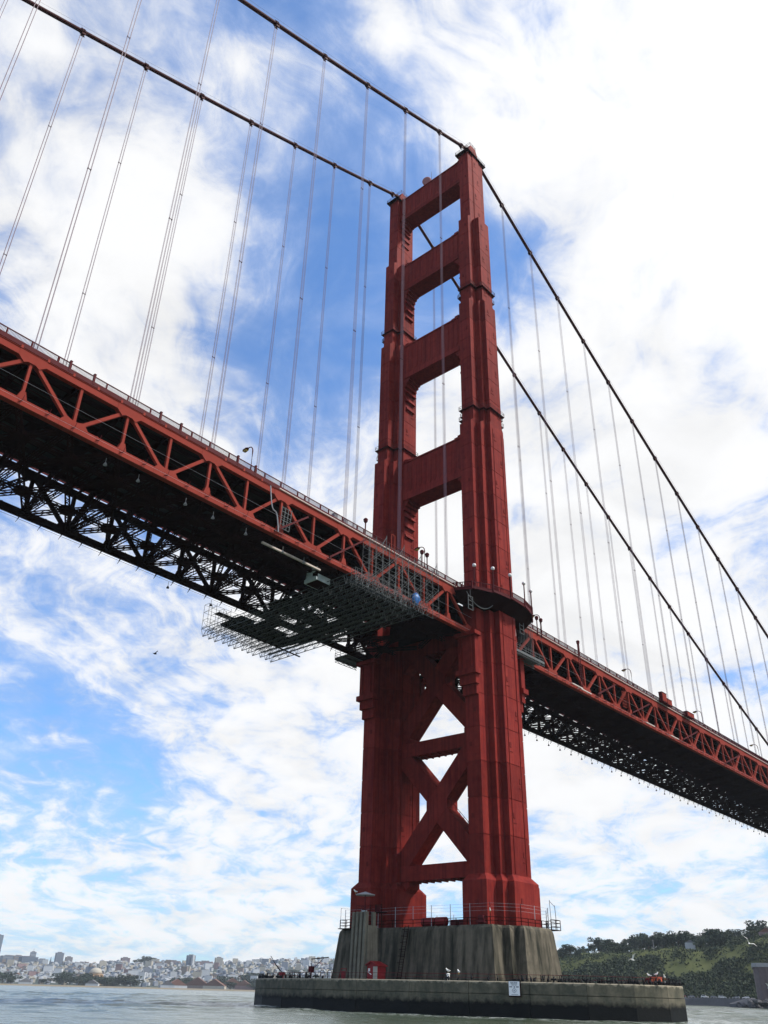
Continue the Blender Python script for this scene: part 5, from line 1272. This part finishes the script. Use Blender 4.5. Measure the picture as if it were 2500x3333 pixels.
for k in range(90):
    az = random.uniform(68.6, 73.2); d = random.uniform(612, 645) if az > 69.3 else random.uniform(640, 760)
    x, y = polar(az, d); o = put('boulder', rockme[k % 4], None, (x, y, random.uniform(-0.5, 5.2)*((az-68.4)/1.4 if az < 69.8 else 1)))
    sc_ = random.uniform(1.6, 3.6); o.scale = (sc_, sc_, sc_*0.8); o.rotation_euler = (random.uniform(-.5, .5), random.uniform(-.5, .5), random.uniform(0, 6))
    tag(o, 'dark boulder in the rock bank below the fort at the waterline', 'boulder', 'boulders below the fort')
w = MB(); w.loft([[(*polar(a, d), z) for a, d in ((68.2, 690), (69.2, 640), (74, 620), (74, 900), (68.2, 900))] for z in (-3, 2.0)]+[[(*polar(a, d), 5.0) for a, d in ((69.0, 690), (69.6, 652), (74, 634), (74, 900), (69.0, 900))]])
tag(w.build('fort_point', STONE), kind='structure')

# ================================================================== CITY ON THE FAR SHORE
random.seed(77)
CN = ['white', 'cream', 'grey', 'tan', 'rose', 'slate']
cnt = 0
for k in range(300):
    az = random.uniform(24.5, 46.3); e = 340+1500*random.random()**0.85
    if az > 41 and random.random() < 0.25: e = random.uniform(800, 1800)
    d = lerp_tab(SHORE, az)+e; ci = random.choices(range(6), (6, 4, 3, 2, 2, 2))[0]
    big = random.random() < 0.16
    w_, h = (random.uniform(16, 28), random.uniform(14, 26)) if big else (random.uniform(8, 17), random.uniform(6, 11))
    hill = e > 900
    nm = 'apartment_block' if big else 'town_house'
    lab = '%s %s %s of the distant city' % (CN[ci], 'flat topped apartment block' if big else 'little house', 'high on the hillside' if hill else 'on the lower slope')
    house(nm, lab, az, d, w_, random.uniform(10, 18), h, WALLS[ci], ROOFR if (not big and random.random() < 0.25) else ROOFG, gable=(not big and random.random() < 0.5), group='%s %ss %s' % (CN[ci], nm.replace('_', ' '), 'on the upper slope' if hill else 'on the lower slope'), cat='building')
# the countless smaller houses between them, past the three hundred built one by one
b = MB(); rows_ = {k: MB() for k in (0, 1, 2, 3, 5)}
for k in range(1500):
    az = random.uniform(24.5, 46.3); e = 330+1550*random.random()**0.9; d = lerp_tab(SHORE, az)+e
    if az > 42.5 and e < 900 and random.random() < 0.8: continue
    x, y = polar(az, d); z = land_z(az, d); h = random.uniform(5, 10); w_ = random.uniform(6, 13)
    ci = random.choices((0, 1, 2, 3, 5), (6, 3, 3, 1, 2))[0]; m_ = rows_[ci]
    m_.box((x, y, z+h/2-1), (w_, random.uniform(6, 12), h+2))
    if random.random() < 0.5: m_.prism_y([(x-w_/2, z+h), (x+w_/2, z+h), (x, z+h+w_*0.3)], y-4, y+4)
for ci, m_ in rows_.items(): tag(m_.build('town_rows', WALLS[ci]), 'rows of small distant houses between the larger blocks', 'houses', kind='stuff')
def towerblock(name, lab, az, d, w_, dp, h, wallm, floors, style='bands', base=None):
    x, y = polar(az, d); z = land_z(az, d)-2 if base is None else base
    t = thing(name, lab, 'tower block', (x, y, z)); t.rotation_euler = (0, 0, -RAD(az)+0.3)
    put('wall', mesh_of(MB().box((0, 0, h/2), (w_, dp, h)), 'wall', wallm), t)
    for k in range(floors):
        b = MB().box((0, -dp/2-0.05, h*(k+0.6)/floors), (w_*0.86, 0.4, h/floors*0.42)); put('window', mesh_of(b, 'window', WALLS[5]), t)
    put('roof', mesh_of(MB().box((0, 0, h+1.5), (w_*0.5, dp*0.5, 3)), 'roof', ROOFG), t)
    return t
def el2z(el_, d): return 2.7+d*math.tan(RAD(el_))
D0 = 3900
for az, d, w_, eltop, wm, fl, nm, lab in ((26.15, 5600, 50, 2.38, WALLS[5], 20, 'skyscraper', 'tall blue grey skyscraper cut by the left edge'), (26.95, 4300, 60, 1.36, WALLS[2], 6, 'office_block', 'grey office block right of the skyscraper'), (27.45, 4300, 42, 1.38, WALLS[3], 6, 'office_block', 'stepped tan office block left of the dark wide one'),
        (28.0, 4200, 66, 1.34, WALLS[5], 5, 'office_block', 'wide dark office block under the spired tower'), (28.2, 5200, 26, 1.60, WALLS[2], 8, 'spired_tower', 'slim grey tower with a spire on the left skyline'), (28.75, 4100, 40, 1.24, WALLS[2], 5, 'office_block', 'grey office block left of the church spire'),
        (29.63, 4000, 29, 1.60, WALLS[2], 16, 'slab_tower', 'pale grey slab tower, tallest on the left skyline'), (30.17, 4100, 26, 1.40, WALLS[3], 9, 'stepped_tower', 'tan stepped tower right of the slab tower'), (30.62, 3700, 24, 1.12, WALLS[5], 8, 'slab_tower', 'small dark tower left of the dome'),
        (33.3, 3900, 32, 1.46, WALLS[4], 7, 'brick_block', 'rust red apartment block on the hilltop'), (33.0, 3500, 40, 1.15, WALLS[0], 8, 'apartment_block', 'white apartment block below the rust red one'), (32.6, 3800, 48, 1.25, WALLS[2], 6, 'apartment_block', 'grey apartment block left of the rust red one'), (35.25, 3500, 34, 1.22, WALLS[0], 8, 'apartment_block', 'white apartment block right of the tree topped hill'), (34.9, 3900, 40, 1.46, WALLS[1], 5, 'apartment_block', 'cream block beside the tree topped hill'),
        (37.04, 3600, 29, 1.70, WALLS[5], 14, 'slab_tower', 'dark glass tower with a white side on the right skyline'), (37.9, 3700, 50, 1.40, WALLS[4], 6, 'apartment_block', 'rose apartment block between the two right towers'), (38.68, 3600, 27, 1.62, WALLS[1], 12, 'slab_tower', 'cream tower, rightmost on the skyline'), (36.0, 3800, 52, 1.38, WALLS[4], 5, 'apartment_block', 'long rose block left of the dark glass tower')):
    zt = el2z(eltop, d); zb = land_z(az, min(d, 4100))-6 if d < 4500 else 30
    towerblock(nm, lab, az, d, w_, w_*0.7, zt-zb, wm, fl, base=zb)
x, y = polar(37.17, 3588); tag(MB().box((x, y, el2z(1.4, 3588)), (9, 9, 40)).build('stair_tower', WALLS[0]), 'white stair tower on the side of the dark glass tower', 'tower')
x, y = polar(28.2, 5180); tag(MB().tube([(x, y, el2z(1.55, 5180)), (x, y, el2z(1.78, 5180))], [2.2, 0.4], 6).build('spire_mast', WALLS[2]), 'thin spire mast on the slim grey tower', 'spire')
x, y = polar(29.2, 3900); tag(MB().tube([(x, y, el2z(0.9, 3900)), (x, y, el2z(1.12, 3900)), (x, y, el2z(1.4, 3900))], [4, 4, 0.3], 6).build('church_spire', WALLS[5]), 'thin dark church spire left of the slab tower', 'spire')
x, y = polar(31.77, 2420); zg = land_z(31.77, 2420)
pal = thing('domed_rotunda', 'ochre domed rotunda among trees near the far shore', 'rotunda', (x, y, zg))
MB().tube([(x, y, zg-1), (x, y, zg+20)], 17, 16).build('drum', DOMEM, pal); MB().tube([(x, y, zg+20), (x, y, zg+23)], 19, 16).build('cornice', DOMEM, pal)
MB().loft([[(x+math.cos(a)*r_, y+math.sin(a)*r_, zg+h_) for a in (2*math.pi*j/20 for j in range(20))] for r_, h_ in ((15.5, 23), (14.8, 27), (12.5, 31), (8.5, 34), (4, 35.6), (0.4, 36))]).build('dome', WALLS[1], pal, smooth=True)
for k in range(8):
    a = math.pi/4*k; MB().box((x+math.cos(a)*18, y+math.sin(a)*18, zg+10), (3, 3, 20)).build('column', DOMEM, pal)
# low red roofed barracks and sheds right of the rotunda
for az, e, w_, h, ci, rf, lab in ((36.4, 150, 44, 5, 0, ROOFR, 'long red roofed shed with white walls by the far beach'), (35.9, 110, 30, 5, 0, ROOFG, 'white gabled shed on the far beach'), (37.6, 240, 60, 6, 3, ROOFR, 'long low red roofed barrack in the trees'), (38.6, 200, 50, 6, 1, ROOFR, 'red roofed barrack left of the fender end'), (39.6, 260, 56, 8, 0, ROOFR, 'red roofed white barrack beside the fender end'), (40.3, 210, 40, 8, 4, ROOFR, 'rose walled barrack just left of the fender'), (31.7, 90, 26, 4, 0, ROOFG, 'small pale shed on the beach below the rotunda'), (28.1, 90, 26, 4, 0, ROOFG, 'small white shed on the left part of the far beach')):
    house('beach_shed', lab, az, lerp_tab(SHORE, az)+e, w_, 16, h, WALLS[ci], rf, True, None, 'shed')
# trees along the far shore and on the right hand hill
for k in range(80):
    az = random.uniform(24.5, 42.5); e = random.uniform(120, 420)
    if k >= 54: az = random.uniform(40, 46.5); e = random.uniform(250, 1100)
    h = random.uniform(9, 20)*(1.35 if random.random() < 0.15 else 1)
    plant('cypress', az, lerp_tab(SHORE, az)+e, h, random.uniform(1.1, 2.0), 'dark tree in the belt along the far shore' if k < 54 else 'dark tree on the wooded hill left of the pier', 'trees along the far shore' if k < 54 else 'trees on the far hill left of the pier')
for az, e, h, wd, lab in ((31.4, 350, 26, 1.6, 'big dark tree left of the rotunda'), (33.8, 300, 24, 2.0, 'largest dark clump right of the rotunda'), (26.9, 300, 24, 2.2, 'dark clump at the left edge of the far shore'), (34.55, 1820, 24, 2.0, 'round tree clump crowning the city hill'), (34.2, 1800, 18, 2.0, 'low tree clump left of the hill crown'), (36.9, 420, 20, 2.6, 'dark grove below the dark glass tower'), (39.2, 480, 24, 2.0, 'dark grove below the cream tower'), (40.9, 560, 30, 2.0, 'dark grove just left of the fender end')):
    plant('cypress', az, lerp_tab(SHORE, az)+e, h, wd, lab, None)

# ================================================================== HAZE over the bay
hz = MB().box((0, 0, 117.5), (14400, 14400, 245)); hm = bpy.data.meshes.new('haze'); hm.from_pydata(hz.v, [], hz.f); hz.fix(hm)
m = bpy.data.materials.new('bay_haze'); m.use_nodes = True; t_ = m.node_tree; t_.nodes.clear()
o_ = t_.nodes.new('ShaderNodeOutputMaterial'); v_ = t_.nodes.new('ShaderNodeVolumePrincipled')
v_.inputs['Color'].default_value = (0.80, 0.90, 1.0, 1); v_.inputs['Density'].default_value = 0.00005; v_.inputs['Anisotropy'].default_value = 0.0
t_.links.new(v_.outputs[0], o_.inputs['Volume']); hm.materials.append(m)
tag(put('haze', hm), kind='stuff')
